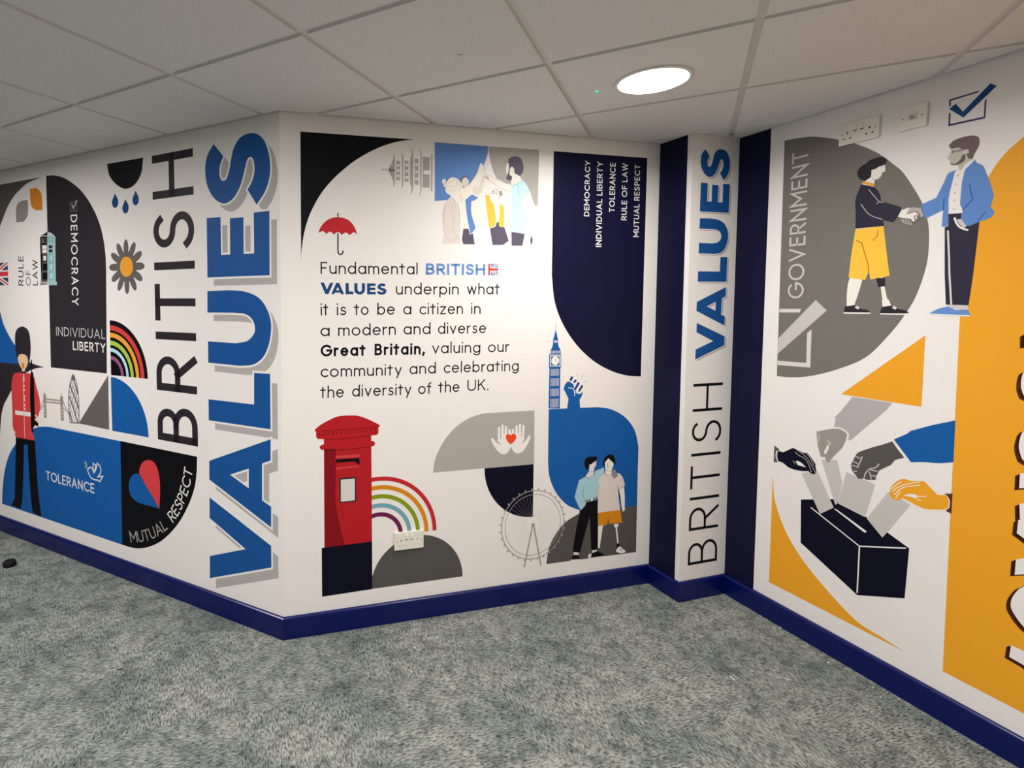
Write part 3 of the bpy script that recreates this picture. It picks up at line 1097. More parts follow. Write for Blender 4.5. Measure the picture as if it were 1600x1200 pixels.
# the big blue word VALUES with its printed drop shadow
VAL = [
    ('V', poly([(-453.6,571.6),(-69.2,415.4),(-68.9,314.2),(-461,163.1),(-458.5,275.9),(-224.4,364.7),(-455.9,468.5)])),
    ('A', holed([(-451.3,753.6),(-65.8,909.4),(-67.1,811.4),(-117.4,790.4),(-119.9,618.4),(-66.8,598.5),(-68.1,501.5),(-453.4,660.7)], [(-315.8,706.6),(-198.2,754.4),(-199.7,660.7)])),
    ('L', poly([(-449.8,1056.9),(-161,1058.4),(-158.7,1205),(-64.9,1206.4),(-65.2,954.6),(-450.4,953.6)])),
    ('U', poly([(-445,1579.4),(-303.9,1583.3),(-205.6,1575.2,1),(-123.6,1545.8,1),(-74.9,1489.9,1),(-55.9,1424.7,1),(-67.7,1346.7,1),(-102.5,1281.4,1),(-162.9,1242.8,1),(-244.1,1231.8),(-447.5,1235.1),(-447,1338.4),(-267,1336.5),(-196.4,1350.3,1),(-157.5,1383.4,1),(-150.7,1412.8,1),(-166,1448.9,1),(-207.3,1472.6,1),(-272.6,1478),(-447.3,1477.1)])),
    ('E', poly([(-441.7,1926),(-352.1,1924.7),(-352.2,1748.8),(-295.3,1748.4),(-293.9,1914.1),(-210.8,1913.7),(-212,1747.6),(-150,1746.9),(-149.6,1929.6),(-59.2,1930.5),(-61.4,1647.2),(-443.6,1644.9)])),
    ('S', poly([(-389,2265.7),(-328.9,2200.7),(-350.6,2162.2,1),(-354.9,2124.5,1),(-345,2096.7,1),(-327.7,2089.7,1),(-310.1,2099.3,1),(-291.2,2142.5,1),(-271,2215.2,1),(-236.4,2263.3,1),(-182.2,2282,1),(-121.7,2271.3,1),(-78.7,2229.1,1),(-54.6,2157,1),(-54.8,2085,1),(-81.7,2018.4,1),(-132,1963.2),(-184.7,2034.5),(-154.6,2074.6,1),(-141.7,2119.1,1),(-149.1,2163.9,1),(-166,2178.2,1),(-185.9,2164.1,1),(-205.8,2107.9,1),(-231.9,2048.5,1),(-275.1,2001.1,1),(-331.5,1985.1,1),(-392.7,2016.2,1),(-434.5,2078.3,1),(-446.4,2154.1,1),(-431.4,2216.9,1)])),
]
sh = [(-443.6,1644.9),(-402.6,1604.7)]
dsh = (sh[1][0] - sh[0][0], sh[1][1] - sh[0][1])
g = Graphic('lettering', 'huge bold blue word VALUES with a grey drop shadow on the left wall', 'lettering', W, (VAL[0][1][0][3][0], VAL[0][1][0][3][1]))
for ch, ps in VAL:
    lt = g.part('letter', 'values_blue', 3, ps)
    g.part('keyline', 'paper_white', 2, outline(ps, 19), None, lt)
    g.part('drop_shadow', 'shade_grey', 1, shifted(ps, *dsh), 'grey printed shadow', lt)

c = [(-1188.6,1124.3),(-1184.5,1438.1),(-898.6,1128.6)]
R_ = (dist(c[0], c[1]) + dist(c[0], c[2])) / 2
ctr = c[0][:2]
g = Graphic('rainbow', 'quarter rainbow with black between its five stripes on the left wall', 'rainbow', W, ctr)
g.part('backing', 'black', 1, sector(ctr, R_, 0, 90))
for m, a, b in (('tunic_red', .82, .91), ('gold', .69, .775), ('lime', .55, .63), ('pale_blue', .43, .495), ('mauve', .285, .355)):
    g.part('stripe', m, 2, band(ctr, R_ * a, R_ * b, 0, 90))
c = [(-1191.3,813.8),(-1186.3,1125.1),(-902.2,814.1)]
single('quarter_disc', 'blue quarter disc below the black quarter rainbow', 'wall graphic', W, 'royal', 1, sector(c[0][:2], (dist(c[0], c[1]) + dist(c[0], c[2])) / 2, 0, 90))
single('triangle', 'dark grey triangle right of the egg shaped tower', 'wall graphic', W, 'brown_grey', 1, poly([(-1214.2,1121.8),(-1218.6,815.9),(-1496.6,820.6)]))
g = Graphic('tower', 'egg shaped glass tower drawn in dark diagonal lines', 'building', W, [(-1536.6,819.9)][0])
g.part('tip', 'brown_grey', 2, poly([(-1537.9,1107.9),(-1523,1095.8,1),(-1510.1,1070.5),(-1559.7,1066.9),(-1550.9,1093.9,1)]))
g.part('outline', 'brown_grey', 2, line([(-1561,1066.8),(-1578.2,1022.1,1),(-1588,953,1),(-1587.9,880.8,1),(-1580.5,816.1),(-1496.5,822.5),(-1490.1,890.8,1),(-1491.5,976.7,1),(-1497.7,1024.8,1),(-1510.1,1070.5)], 7))
g.part('diagonals', 'brown_grey', 3, lines(12, [(-1569.1,1041.7),(-1546.4,998.3,1),(-1509.3,937.6,1),(-1491.4,901.9)], [(-1582,972.5),(-1547.6,911.4,1),(-1505.5,825.2)], [(-1530.5,1069),(-1511,1027.4,1),(-1497.5,991.2)], [(-1580.3,881.6),(-1558.4,819.3)])
       + lines(4, [(-1552.4,1065.6),(-1519,989.3,1),(-1491.9,943)], [(-1577.7,1007),(-1546.1,941.7,1),(-1493.3,862.3)], [(-1586.6,930.4),(-1555.7,872.7,1),(-1533.4,822.1)], [(-1552.7,1058),(-1566.4,1034.3)], [(-1538.1,1040.3),(-1568.8,985)], [(-1517.6,1019.4),(-1558.8,936.8)], [(-1506.7,990.4),(-1548.4,896.2)], [(-1499.7,946),(-1531.5,860.1)], [(-1571.5,931.8),(-1579.7,893)]))
g = Graphic('bridge', 'small grey twin tower bridge drawing beside the guardsman', 'bridge', W, [(-1751.7,807.5)][0])
for a in ([(-1845,961.3),(-1817.8,963.6),(-1817.9,818.7),(-1846.5,814.9)], [(-1672.9,961.5),(-1643.7,967.1),(-1641.7,820.8),(-1671.5,816.3)]):
    t = g.part('bridge_tower', 'taupe', 1, [path(a)])
    mid = [((a[0][0] + a[1][0]) / 2, (a[0][1] + a[1][1]) / 2), ((a[2][0] + a[3][0]) / 2, (a[2][1] + a[3][1]) / 2)]
    L_ = lambda t_: (mid[0][0] + (mid[1][0] - mid[0][0]) * t_, mid[0][1] + (mid[1][1] - mid[0][1]) * t_)
    g.part('tower_windows', 'beige', 2, [q for s in (.42, .55, .68, .82) for q in ribbon([L_(s), L_(s + .07)], 9)], None, t)
    g.part('spire', 'mid_grey', 1, ribbon([L_(-.10), L_(0)], 10), None, t)
g.part('walkway', 'taupe', 2, lines(7, [(-1818,935.3),(-1669.6,937.9)], [(-1815.8,915.9),(-1670.5,920.5)]) + lines(7, [(-1801.3,933.7),(-1802.4,914)], [(-1774.6,934.2),(-1775.6,916.5)], [(-1748.1,934.6),(-1749,917)], [(-1721.8,935.1),(-1722.7,917.5)], [(-1695.6,935.5),(-1696.5,920)]))
g.part('suspension_cable', 'taupe', 2, lines(6, [(-1845.5,927.7),(-1867.8,896,1),(-1895.9,861.4)]))
g.part('suspension_cable', 'taupe', 2, lines(6, [(-1846.2,892.1),(-1894.3,853.6)]))
g.part('suspension_cable', 'taupe', 2, lines(6, [(-1641.9,940.5),(-1623.4,904,1),(-1580.7,873.9)]))
g.part('suspension_cable', 'taupe', 2, lines(6, [(-1642.8,898.2),(-1612,878.3,1),(-1575.4,853.6)]))

single('lettering', 'thin pale words INDIVIDUAL above LIBERTY on the black panel', 'lettering', W, 'gull', 2, text('INDIVIDUAL', [(-1691,1325.4),(-1231.5,1322),(-1688.2,1378)], .10, .2))
single('lettering', 'bolder white word LIBERTY at the foot of the black panel', 'lettering', W, 'paper_white', 2, text('LIBERTY', [(-1530.9,1247.3),(-1232.5,1245.3),(-1528.3,1299.5)], .16, .18))

# the guardsman and the shapes behind him
single('curved_shape', 'blue shape with a concave edge behind the tall bearskin hat', 'wall graphic', W, 'royal', 1,
       poly([(-2310.5,1481.5),(-2297.4,1448.4),(-2270.9,1386.8,1),(-2232.5,1336.2,1),(-2186.8,1288.4,1),(-2137.5,1247.4,1),(-2060.6,1194.1,1),(-1991.4,1157.5,1),(-1950.1,1143.9),(-2137.6,1131),(-2585.1,1126.7),(-2557.9,1488)]))
single('curved_shape', 'black shape with a concave edge behind the red tunic, ending in a point', 'wall graphic', W, 'charcoal', 1,
       poly([(-2585.1,1126.7),(-2137.6,1131),(-1950.1,1143.9),(-1895.1,1135.3,1),(-1827.3,1129.5),(-1924,1113.7,1),(-2017.3,1083.7,1),(-2107.2,1032.9,1),(-2197.1,960.1,1),(-2258.2,896.5,1),(-2299.7,850.6,1),(-2331.2,788.2,1),(-2347.4,722.6,1),(-2360.7,644.1),(-2624,611.6)]))
single('blue_panel', 'large royal blue panel with a curved left end carrying the word TOLERANCE', 'wall graphic', W, 'royal', 1,
       poly([(-2367.3,181.7),(-2354.3,279.4,1),(-2329.2,382.7,1),(-2290.4,474.3,1),(-2239.3,549.5,1),(-2171,613.3),(-2085.7,678.1,1),(-1996.5,723.7,1),(-1896.6,753.5,1),(-1787.2,766.2),(-1122.4,764.1),(-1123.2,181.1)]))
single('lettering', 'white word TOLERANCE on the royal blue panel', 'lettering', W, 'paper_white', 2, text('TOLERANCE', [(-1845.2,429.1),(-1367,428.1),(-1841.9,486.5)], .14, .16))
g = Graphic('dove', 'white outline dove above the word TOLERANCE', 'bird', W, [(-1361.4,500.7)][0])
g.part('outline', 'paper_white', 2, line([(-1424.3,554.1),(-1414.7,566.8,1),(-1396.4,576.4,1),(-1381.7,572.7),(-1368.1,548),(-1357.2,568.3,1),(-1345.4,595.3),(-1371.5,604),(-1372.8,573.3),(-1368.1,548),(-1346.4,573.7,1),(-1333.1,610.9),(-1310.5,595.8,1),(-1301.6,573.3,1),(-1309.4,553.6,1),(-1330.7,531.7),(-1286.9,541.4),(-1314.4,505.5),(-1331.6,512.3),(-1366.8,510.2,1),(-1396.1,517.4,1),(-1413.2,535.2,1)], 7, True))
g.part('leaf_sprig', 'sage', 2, [q for a in [(-1443.5,594.4),(-1434.9,584.4),(-1438.5,572.6)] for q in dot(a, 9, 11)] + line([(-1440.4,596.7),(-1424.1,557.9)], 5), 'green leaf sprig in the beak')

g = Graphic('person', 'guardsman standing in a red tunic and tall black bearskin hat with a rifle', 'person', W, [(-2086.9,188.2)][0])
TUNIC = [(-2160.2,1068.1),(-2089.5,1081),(-2053.6,1075.2),(-2010.2,1082.2),(-1974.9,1080.5),(-1934.3,1057.3),(-1922.7,1018.4,1),(-1886.6,926,1),(-1886.4,870.3,1),(-1908.2,816.2),(-1946.3,796.1),(-1988,747),(-1954.4,660),(-2172,654.9),(-2202.9,722.2),(-2199.1,872.7,1),(-2200.9,959.8,1),(-2189,1026.9,1)]
g.part('body', 'skin', 1.5, polys([(-2116.9,1166.9),(-2097.2,1190.2,1),(-2060.4,1198.1,1),(-2017.9,1190.2,1),(-1998.3,1161.2,1),(-2011.1,1126.3,1),(-2033.8,1104.8,1),(-2042.3,1084.1),(-2074.9,1081.9),(-2070.1,1101.3),(-2097.5,1127.2,1)], TUNIC, [(-1972.7,764.9),(-1946.3,796.1),(-1908.4,788.2),(-1917,761.2),(-1952.5,750.3)]), None, None, True)
g.part('stubble', 'leaf_orange', 6, dot([(-2056.2,1126.5)][0], 14, 18), 'stubble on the chin')
g.part('bearskin_hat', 'charcoal', 4, poly([(-2135.3,1314.6,1),(-2108.6,1353.9,1),(-2053.2,1370.2,1),(-2000.4,1358.8,1),(-1972.3,1321.8,1),(-1964.9,1246.6,1),(-1976.1,1178.4,1),(-2000.8,1120.9,1),(-2027.8,1086.2),(-2036.1,1102.6),(-2011.8,1126.3,1),(-1998.3,1161.2,1),(-2017.9,1190.2,1),(-2060.4,1198.1,1),(-2097.2,1190.2,1),(-2116.9,1166.9),(-2126.2,1170.4,1),(-2138,1239.2,1)]))
g.part('trousers', 'black', 2, poly([(-2169.5,659.4),(-1954.1,664.1),(-1952.6,654.2),(-1947.8,533.3,1),(-1935,332,1),(-1908.8,182.8),(-2005.6,192.4),(-2017.6,255.5,1),(-2031.6,438.7,1),(-2038.4,622.6),(-2076.3,617.5),(-2092.8,470.5,1),(-2117.8,257.8),(-2142.1,189.3),(-2251.3,194),(-2208,249.7),(-2188.7,455.8,1)]))
t = g.part('tunic', 'tunic_red', 3, poly(TUNIC))
g.part('collar', 'navy', 6, poly([(-2088.6,1095.3),(-2067.4,1086.5,1),(-2027.5,1091.1),(-2032.1,1074.6),(-2082.5,1077.4)]), None, t)
g.part('button_front', 'beige', 4, line([(-2060.1,1064.7),(-2066.3,662)], 5) + [q for a in [(-2049.9,1089.6),(-2050.9,1073.4),(-2051.7,1049),(-2052,1032.8),(-2052.8,996.2),(-2052.9,971.9),(-2054,931.1),(-2053.2,908.8),(-2053.2,874.2),(-2053.2,849.8)] for q in dot(a, 7, 9, 8)], None, t)
g.part('belt', 'paper_white', 4, poly([(-2165.9,830.3),(-1982.7,834.6),(-1984.3,807.3),(-2167.7,803.1)]), 'white belt', t)
g.part('cuff', 'paper_white', 4, poly([(-1944.5,826.4),(-1903.6,812.7),(-1907.5,804.3),(-1948.4,820)]) + poly([(-2203.5,690.8),(-2169.7,690.7),(-2170.4,680.2),(-2203.9,684.5)]), None, t)
g.part('rifle', 'black', 6, poly([(-1966.2,1166.9),(-1953.5,1167.6),(-1960,1095.5),(-1946.6,1084.4),(-1939.7,1025.1),(-1946.5,792),(-1909.3,774.1),(-1910.4,753.9),(-1946.3,759.9),(-1973.3,732.5),(-1961.8,711.6),(-1979.7,707.4),(-1990.1,734.6),(-1990.9,932.6),(-1980.1,1054.1),(-1968.4,1094.9)]))

single('quarter_shape', 'black panel with a rounded lower right corner carrying the heart leaf', 'wall graphic', W, 'black', 1,
       poly([(-1124,765),(-534.5,762),(-538.1,689.3),(-556.4,602.1,1),(-606.1,498.2,1),(-686.2,386,1),(-794.9,284.8,1),(-901.7,222.8,1),(-995.7,191.4,1),(-1070.5,181.5),(-1130.3,181)]))
g = Graphic('heart', 'heart of one red and one blue leaf leaning left on the black panel', 'heart', W, [(-819.4,444.1)][0])
g.part('red_leaf', 'tunic_red', 2, poly([(-973.2,607.1),(-969.8,632,1),(-947.9,668.4,1),(-906.3,690.8,1),(-863.6,690.2,1),(-831.2,663.7,1),(-813.3,608.8,1),(-810.6,537.9,1),(-819.4,444.1),(-862.6,492.6,1),(-916.2,547,1)]))
g.part('blue_leaf', 'royal', 2, poly([(-975.9,603.9),(-1002,602.5,1),(-1039.8,578.9,1),(-1061.8,529.2,1),(-1051.3,481.3,1),(-1012.7,452.9,1),(-945.3,444.4,1),(-874.1,445.7,1),(-819.4,444.1),(-862.6,492.6,1),(-916.2,547,1)]))
q = [(-534.5,762),(-541.4,662.9),(-799.9,281.6),(-1124.8,180.7)]
mm = arc3(q[1], q[2], q[3], 3)
def circle3(a, m, b):
    ax, ay = a[:2]; bx, by = m[:2]; cx, cy = b[:2]
    d = 2 * (ax * (by - cy) + bx * (cy - ay) + cx * (ay - by))
    ux = ((ax * ax + ay * ay) * (by - cy) + (bx * bx + by * by) * (cy - ay) + (cx * cx + cy * cy) * (ay - by)) / d
    uy = ((ax * ax + ay * ay) * (cx - bx) + (bx * bx + by * by) * (ax - cx) + (cx * cx + cy * cy) * (bx - ax)) / d
    return (ux, uy), math.hypot(ax - ux, ay - uy)
TB = [(-1056.5,212.7),(-854,294.6),(-756.9,351),(-723.9,395.1),(-631.5,509.9),(-567.7,687.9)]
TC, TR = circle3(TB[0], TB[2], TB[5])
an = lambda p: math.degrees(math.atan2(p[1] - TC[1], p[0] - TC[0]))
capm = dist([(-1056.5,212.7)][0], [(-1065,271.8)][0])
single('lettering', 'thin grey word MUTUAL curving along the black panel edge', 'lettering', W, 'mid_grey', 2, arc_text('MUTUAL', TC, TR, an(TB[0]), an(TB[2]), capm, .11, .14))
single('lettering', 'white word RESPECT curving up the black panel edge', 'lettering', W, 'paper_white', 2, arc_text('RESPECT', TC, TR, an(TB[3]), an(TB[5]), capm, .12, .14))


# ================================================================== centre wall
W = 'C'
single('corner_shape', 'black corner shape with a concave curved edge at the top left of the centre wall', 'wall graphic', W, 'black', 1,
       poly([(90.7,2272.1),(615.3,2276.1),(545.9,2263.8,1),(469.9,2238.3,1),(402.4,2205.1,1),(335.7,2163.1,1),(277.1,2115.7,1),(226.2,2065.7,1),(182.9,2012.2,1),(146.9,1951,1),(121.8,1894,1),(103.7,1830.3,1),(94,1766.9,1),(90.1,1716.2)]))
v0 = [(612,2130.1)][0][1]
g = Graphic('pagoda', 'grey pagoda printed lying on its side beside the picture of raised hands', 'building', W, [(702.7,2070.9)][0])
for nm, a in (('spire', [(458.7,2132.7),(472.8,2133.6),(472.8,2121.9)]), ('spire_ring', [(479.5,2136.7),(485.2,2137),(485.2,2122.6)]), ('roof', [(491.2,2123),(494.6,2141.2,1),(505.1,2158,1),(513.6,2180.2),(515.1,2191.1,1),(511.7,2204.4),(519.3,2198.6,1),(522.2,2188),(522.7,2124.8)]),
              ('storey', [(527.9,2173.9),(546.5,2175.1),(546.7,2126.2)]), ('roof', [(554.9,2126.7),(554.8,2172,1),(556.1,2193.8,1),(552.8,2207.1),(559.9,2203.1,1),(562.6,2192.4),(562.2,2127.1)]), ('storey', [(568.2,2178.6),(587,2179.8),(587.2,2128.6)]),
              ('roof', [(593.7,2129),(595.3,2181.8,1),(602,2204,1),(601,2222.1,1),(595.1,2237.1),(604.8,2226,1),(610.3,2204.6),(610.6,2130)]), ('storey', [(616.6,2189.5),(635.5,2190.8),(635.8,2131.5)]),
              ('roof', [(642.3,2131.8),(644,2184.9,1),(646.4,2210.6,1),(642.8,2230.4,1),(635.9,2242.7),(647.7,2228.9,1),(651.3,2207.3),(650.7,2132.3)]), ('storey', [(656.2,2200.3),(691.3,2202.6),(691.7,2134.7)]), ('base', [(697.5,2214.9),(705,2215.4),(705.5,2135.5)])):
    if nm in ('spire', 'spire_ring', 'storey', 'base'):
        u0_, u1_, top_ = a[0][0], a[1][0], a[0][1]
        g.part(nm, 'mid_grey', 1, rect(u0_, 2 * v0 - top_, u1_, top_))
    else:
        g.part(nm, 'mid_grey', 1, mirrored(a, v0))
for k, (a, n, hw) in enumerate((([(531.4,2177.7),(544.2,2178.5)], 3, .30), ([(571.1,2180.3),(585.6,2181.2)], 3, .30), ([(620,2183.4),(632.8,2184.2)], 3, .34))):
    for s in (-1, 0, 1):
        c = v0 + s * (24 + 4.5 * k)
        g.part('window', 'paper_white', 2, rect(a[0][0], c - 5, a[1][0], c + 5))
a = [(660.9,2132.9),(692.4,2134.8)]
g.part('door', 'paper_white', 2, rect(a[0][0], v0 - 9, a[1][0], v0 + 9))

g = Graphic('umbrella', 'small open red umbrella with a black crook handle above the text', 'umbrella', W, [(268.6,1741)][0])
g.part('canopy', 'red', 2, poly([(169.1,1835.8),(173.5,1852.2,1),(187.9,1875.2,1),(214.7,1897.4,1),(256,1908.1,1),(298.4,1899.8,1),(324.1,1878.5,1),(338.8,1851.8,1),(342.5,1834.7),(327.7,1842.8,1),(310,1829.4),(292.3,1840.3,1),(274,1830.5),(255.8,1842,1),(237.5,1830.8),(219.5,1842.3,1),(203.5,1831.9),(187.8,1843.4,1)]))
g.part('ferrule', 'black', 1, line([(256.1,1927.3),(256,1906)], 8 / 4 * 2.6))
g.part('handle', 'black', 1, line([(255.7,1836.3),(255.5,1759.3),(258.3,1746.5,1),(267.1,1741.7,1),(275.9,1746.9,1),(279.6,1759.8)], 9 / 4 * 2.6))

# the picture of raised hands
single('backdrop', 'blue half of the picture backdrop behind the raised hands', 'wall graphic', W, 'denim', 1,
       poly([(714.9,2271.2),(986,2271.7),(986.3,2242.6),(978.4,2215),(949.3,2135.1),(919.8,2103),(890.3,2082.8),(857.3,2052.4),(806.3,2011.2),(716.6,1999.4)]))
single('backdrop', 'grey half of the picture backdrop behind the bearded man', 'wall graphic', W, 'mid_grey', 1,
       poly([(989,2271.3),(1260.2,2273.6),(1258.4,2002.8),(1243.7,2002.2),(1212.3,2031.6),(1113.6,2089.3),(1094.2,2098.7),(1032.6,2122.1),(1017,2152.7,1),(1002.1,2192.7,1),(993.2,2232.9,1)]))
g = Graphic('person', 'woman with pale hair in a bun and a dusty pink coat, arm raised', 'person', W, [(804.4,1802.9)][0])
COAT = [(795.3,2023),(806.2,2025.2),(824.7,2002.5),(839.6,1979.5),(847.3,1935.8),(845.8,1901.9),(844.8,1805),(752.6,1802.6),(765.7,1848.5),(758.1,1898.8,1),(755.9,1945.8,1),(768.3,1991.6,1)]
g.part('body', 'bone', 4, polys(COAT, [(795.1,2045.9),(846.3,2051.8),(850.2,2028.4),(832.1,1993.8),(806.3,2012.9)], [(846,2082.1),(860.8,2066.7),(890.2,2084.5),(912.2,2112),(932.4,2144.3),(941.4,2175.3),(948.7,2189.3,1),(958.1,2183.2),(956.6,2155.9),(938.4,2107.4),(905.4,2054.8),(868.7,2022.5),(846.6,2013)]), None, None, True)
g.part('hair', 'bone', 5, poly([(773,2085),(780.9,2098.8,1),(794.6,2111.2,1),(812.7,2114.9,1),(831.1,2108.2,1),(845.9,2095.6,1),(856.4,2072.6,1),(850,2048.6,1),(831.7,2037.6,1),(806.1,2032.4,1),(784.3,2034.7,1),(770.4,2048.1,1),(770.2,2068.1,1)]) + dot([(762.8,2092.8)][0], 10.5, 12) + dot([(766.5,2078)][0], 7, 11), 'pale hair tied in a bun')
g.part('hair_lines', 'stone', 6, lines(1.6, [(776.6,2081.8),(802,2096.6,1),(821.9,2107.7)], [(774.9,2075),(805.8,2068.3,1),(822.2,2080.9)], [(821.9,2107.7),(827.6,2087.9,1),(824.1,2064.2)], [(780.4,2058.6),(802.3,2049.6,1),(820.5,2057.3)], [(831.1,2101.5),(842.4,2075.2,1),(840.7,2051.6)]))
t = g.part('coat', 'beige', 5, poly(COAT))
g.part('coat_lines', 'stone', 6, lines(2.2, [(770.1,1990),(765,1946.1,1),(761.7,1898.9,1),(769.3,1848.6,1),(800.6,1814)], [(802.8,1991.4),(806.8,1947.8,1),(805.4,1900.5,1),(813,1863.5,1),(833.4,1840.4),(800.6,1812.3)], [(814.2,1937.9),(814.4,1914.3),(827.4,1901.2),(843.9,1905.2),(841.8,1935.6)], [(798.9,2019.8),(817.4,1992.1,1),(825.1,1948.5)], [(832,2002.8),(839.7,1962.6,1),(841.8,1935.6)]), None, t)
g = Graphic('person', 'person in an open pale blue waistcoat raising an arm behind the bun haired woman', 'person', W, [(889.4,1802.7)][0])
SHIRT = [(868.7,2021.4),(876.6,1964.1),(892.3,1879.7),(862.6,1877),(858.3,1949.8),(846.8,1996.7)]
g.part('body', 'olive_grey', 2, polys(SHIRT, [(920.4,2041.9),(942.5,2073.6),(955.1,2121.9),(958.3,2166.2),(969.5,2177.1),(979,2164.1),(970.3,2109.1),(957.7,2057.4),(942.9,2036.2)], [(851.4,2095.9),(860.4,2113.2,1),(875.1,2117.4,1),(888.2,2104.6,1),(886.5,2087.6,1),(875.5,2075.2,1),(857.1,2077.7,1)]), None, None, True)
g.part('hair', 'taupe', 1, poly([(845.8,2099),(849.4,2112.6,1),(871.3,2127.3,1),(890,2113.2,1),(893.8,2098.2),(888.2,2104.6),(875.1,2117.4,1),(860.4,2112.5,1),(852.5,2095.9),(860.8,2067.7),(857.2,2067.6)]))
g.part('shirt', 'cream', 3, poly(SHIRT) + poly([(902.2,2006),(935.6,2026.2),(957.9,2042.6),(977.6,1968.3),(993.8,1886.4),(925.9,1880.8),(902.8,1951.6)]))
g.part('waistcoat', 'denim', 4, poly([(871.7,2013.1),(905.6,2040.1),(937.4,2026.3),(924.5,2015.5,1),(902.2,2006),(902.8,1951.6,1),(925.9,1880.8),(901.2,1850.9),(892.3,1883.1),(880.6,1937.1,1)]), 'pale blue waistcoat')
g.part('trousers', 'purple_grey', 3, poly([(862.7,1875.3),(888.6,1877.8),(897.1,1849.8),(912,1855.7),(922.3,1803.5),(863.3,1803.1),(855.7,1824)]))
g = Graphic('person', 'child with glasses in a yellow waistcoat and dark skirt, arm raised', 'person', W, [(1044.5,1804.2)][0])
VEST = [(974.1,2040),(997.6,2038.4),(1003.6,2014),(1019,1997.5,1),(1027.9,1956.6,1),(1031.5,1915.3,1),(1022.2,1893.6,1),(998.3,1883.8),(987.4,1941.2,1)]
g.part('body', 'cream', 3, polys(VEST, [(973,2041.1),(970.3,2109.1),(975.6,2136.6),(990.8,2123.9),(999.4,2045.7)], [(1008.8,2049.6),(1014.3,2063.6,1),(1029.4,2072.3,1),(1048.6,2061.9,1),(1050.8,2041.4,1),(1041.5,2023.7,1),(1024.4,2019.5,1),(1010.9,2032.6,1)], [(1018.7,2018.1),(1045.4,2019.3),(1051.4,2002.3),(1052.6,1912.6),(1027.7,1911.7),(1024.9,1984)]), None, None, True)
g.part('head_line', 'ash', 5, lines(2.4, [(1008.8,2046.2),(1012.5,2060.1,1),(1029.4,2071.9,1),(1046.7,2061.8,1),(1050.8,2041.4,1),(1041.5,2023.7)], [(1012.5,2056.7),(1018.2,2060.4,1),(1023.9,2055.5,1),(1020.2,2048.5,1),(1013.7,2051.6)], [(1025.8,2057.3),(1033.4,2059.4,1),(1039.2,2053.9,1),(1033.5,2048.1,1),(1026.6,2052.2)]))
g.part('hair_tuft', 'ash', 5, poly([(1050.5,2062),(1058.1,2065.8,1),(1064.9,2048.9,1),(1060.4,2040.1,1),(1050.8,2041.4)]))
g.part('waistcoat', 'amber', 4, polys(VEST, [(1051.3,2003),(1070.7,1989.4,1),(1075,1958.4),(1077.1,1892),(1056.7,1894.8,1),(1048.7,1912.5,1),(1052,1957.5)]), 'yellow waistcoat')
g.part('skirt', 'purple_grey', 4, poly([(1037.2,1913.8),(1046.8,1914.1),(1052.8,1893.6,1),(1077.9,1890.3),(1102.1,1825.6),(1071.4,1804.9),(1015.7,1803.5),(1001.4,1882.5),(1028,1891.7,1)]), 'dark skirt')
g = Graphic('person', 'bearded man in an aqua T-shirt and dark jeans raising his hand', 'person', W, [(1149.2,1803.3)][0])
TEE = [(1113.6,2091),(1140.6,2101.1),(1169.5,2123.5),(1191.4,2103.8,1),(1216.5,2062.5),(1171.9,2050.6),(1178,2012.6),(1199.7,1961.1,1),(1198.5,1915.4),(1188.2,1866.7),(1116.9,1870.8)]
g.part('body', 'cream', 3, polys(TEE, [(1097.4,2196.9),(1087,2196.3,1),(1081.5,2177),(1083.8,2149.7),(1113,2134.2),(1109.7,2096),(1133,2092.1),(1167.5,2123.4),(1157.5,2140.1),(1128.2,2152.3),(1123.8,2186.5)], [(949.3,2135.1),(947.1,2165.5),(958,2189.9),(967.8,2156.6),(979.3,2140.9),(1032.6,2119.4),(1094.2,2098.7),(1117.4,2096.4),(1114.1,2058.2),(1090.8,2064),(1052.2,2078.6),(979.6,2119.8)],
       [(1168.8,2045.8),(1215.7,2063.8),(1240.7,1993.1),(1253.1,1965.5,1),(1245.9,1923,1),(1230.3,1859),(1227.7,1827.2),(1188.4,1812.1),(1191.4,1864.9),(1202.4,1917.9,1),(1201.5,1970.5),(1177.2,2011.4)]), None, None, True)
g.part('arm_lines', 'stone', 4, lines(2.2, [(954.6,2166),(964.1,2149.6),(979.3,2140.3),(1032.6,2117.7),(1094.2,2098)], [(956.8,2132.2),(979.6,2119.2),(1052.2,2077.5),(1087,2065.5),(1110.2,2061.5)], [(1244.6,1993.3),(1253.9,1965.5,1),(1246,1919.5,1),(1231,1866.1)]))
g.part('hair', 'purple_grey', 4, poly([(1092.5,2217.2),(1111.5,2228.7,1),(1134.7,2234,1),(1162,2223.4,1),(1175,2193.1,1),(1172.8,2161.8,1),(1159.5,2140.2),(1128.2,2152.3),(1125.9,2172.8,1),(1114.2,2183.2,1),(1102.8,2171.5,1),(1100.5,2143.8),(1114.9,2134.3,1),(1109.4,2116.7,1),(1090,2118.4,1),(1084.1,2129.1,1),(1091.6,2143.3,1),(1097.6,2181.5,1)]))
t = g.part('tshirt', 'aqua', 5, poly(TEE), 'aqua T-shirt')
g.part('tshirt_lines', 'steel', 6, lines(2.2, [(1113.6,2091),(1142.6,2101.2,1),(1152.1,2110.4)], [(1148.4,2098.1),(1148.9,2070.3,1),(1157.9,2043)]), None, t)
g.part('jeans', 'purple_grey', 5, poly([(1116.2,1869.6),(1188.3,1862),(1176.7,1804),(1117.9,1802.6)]), 'dark jeans')
g.part('jeans_back', 'purple_grey', 4, poly([(1225.2,1856.1),(1232.4,1830.9,1),(1226.1,1805.3),(1218.9,1830.5,1)]))

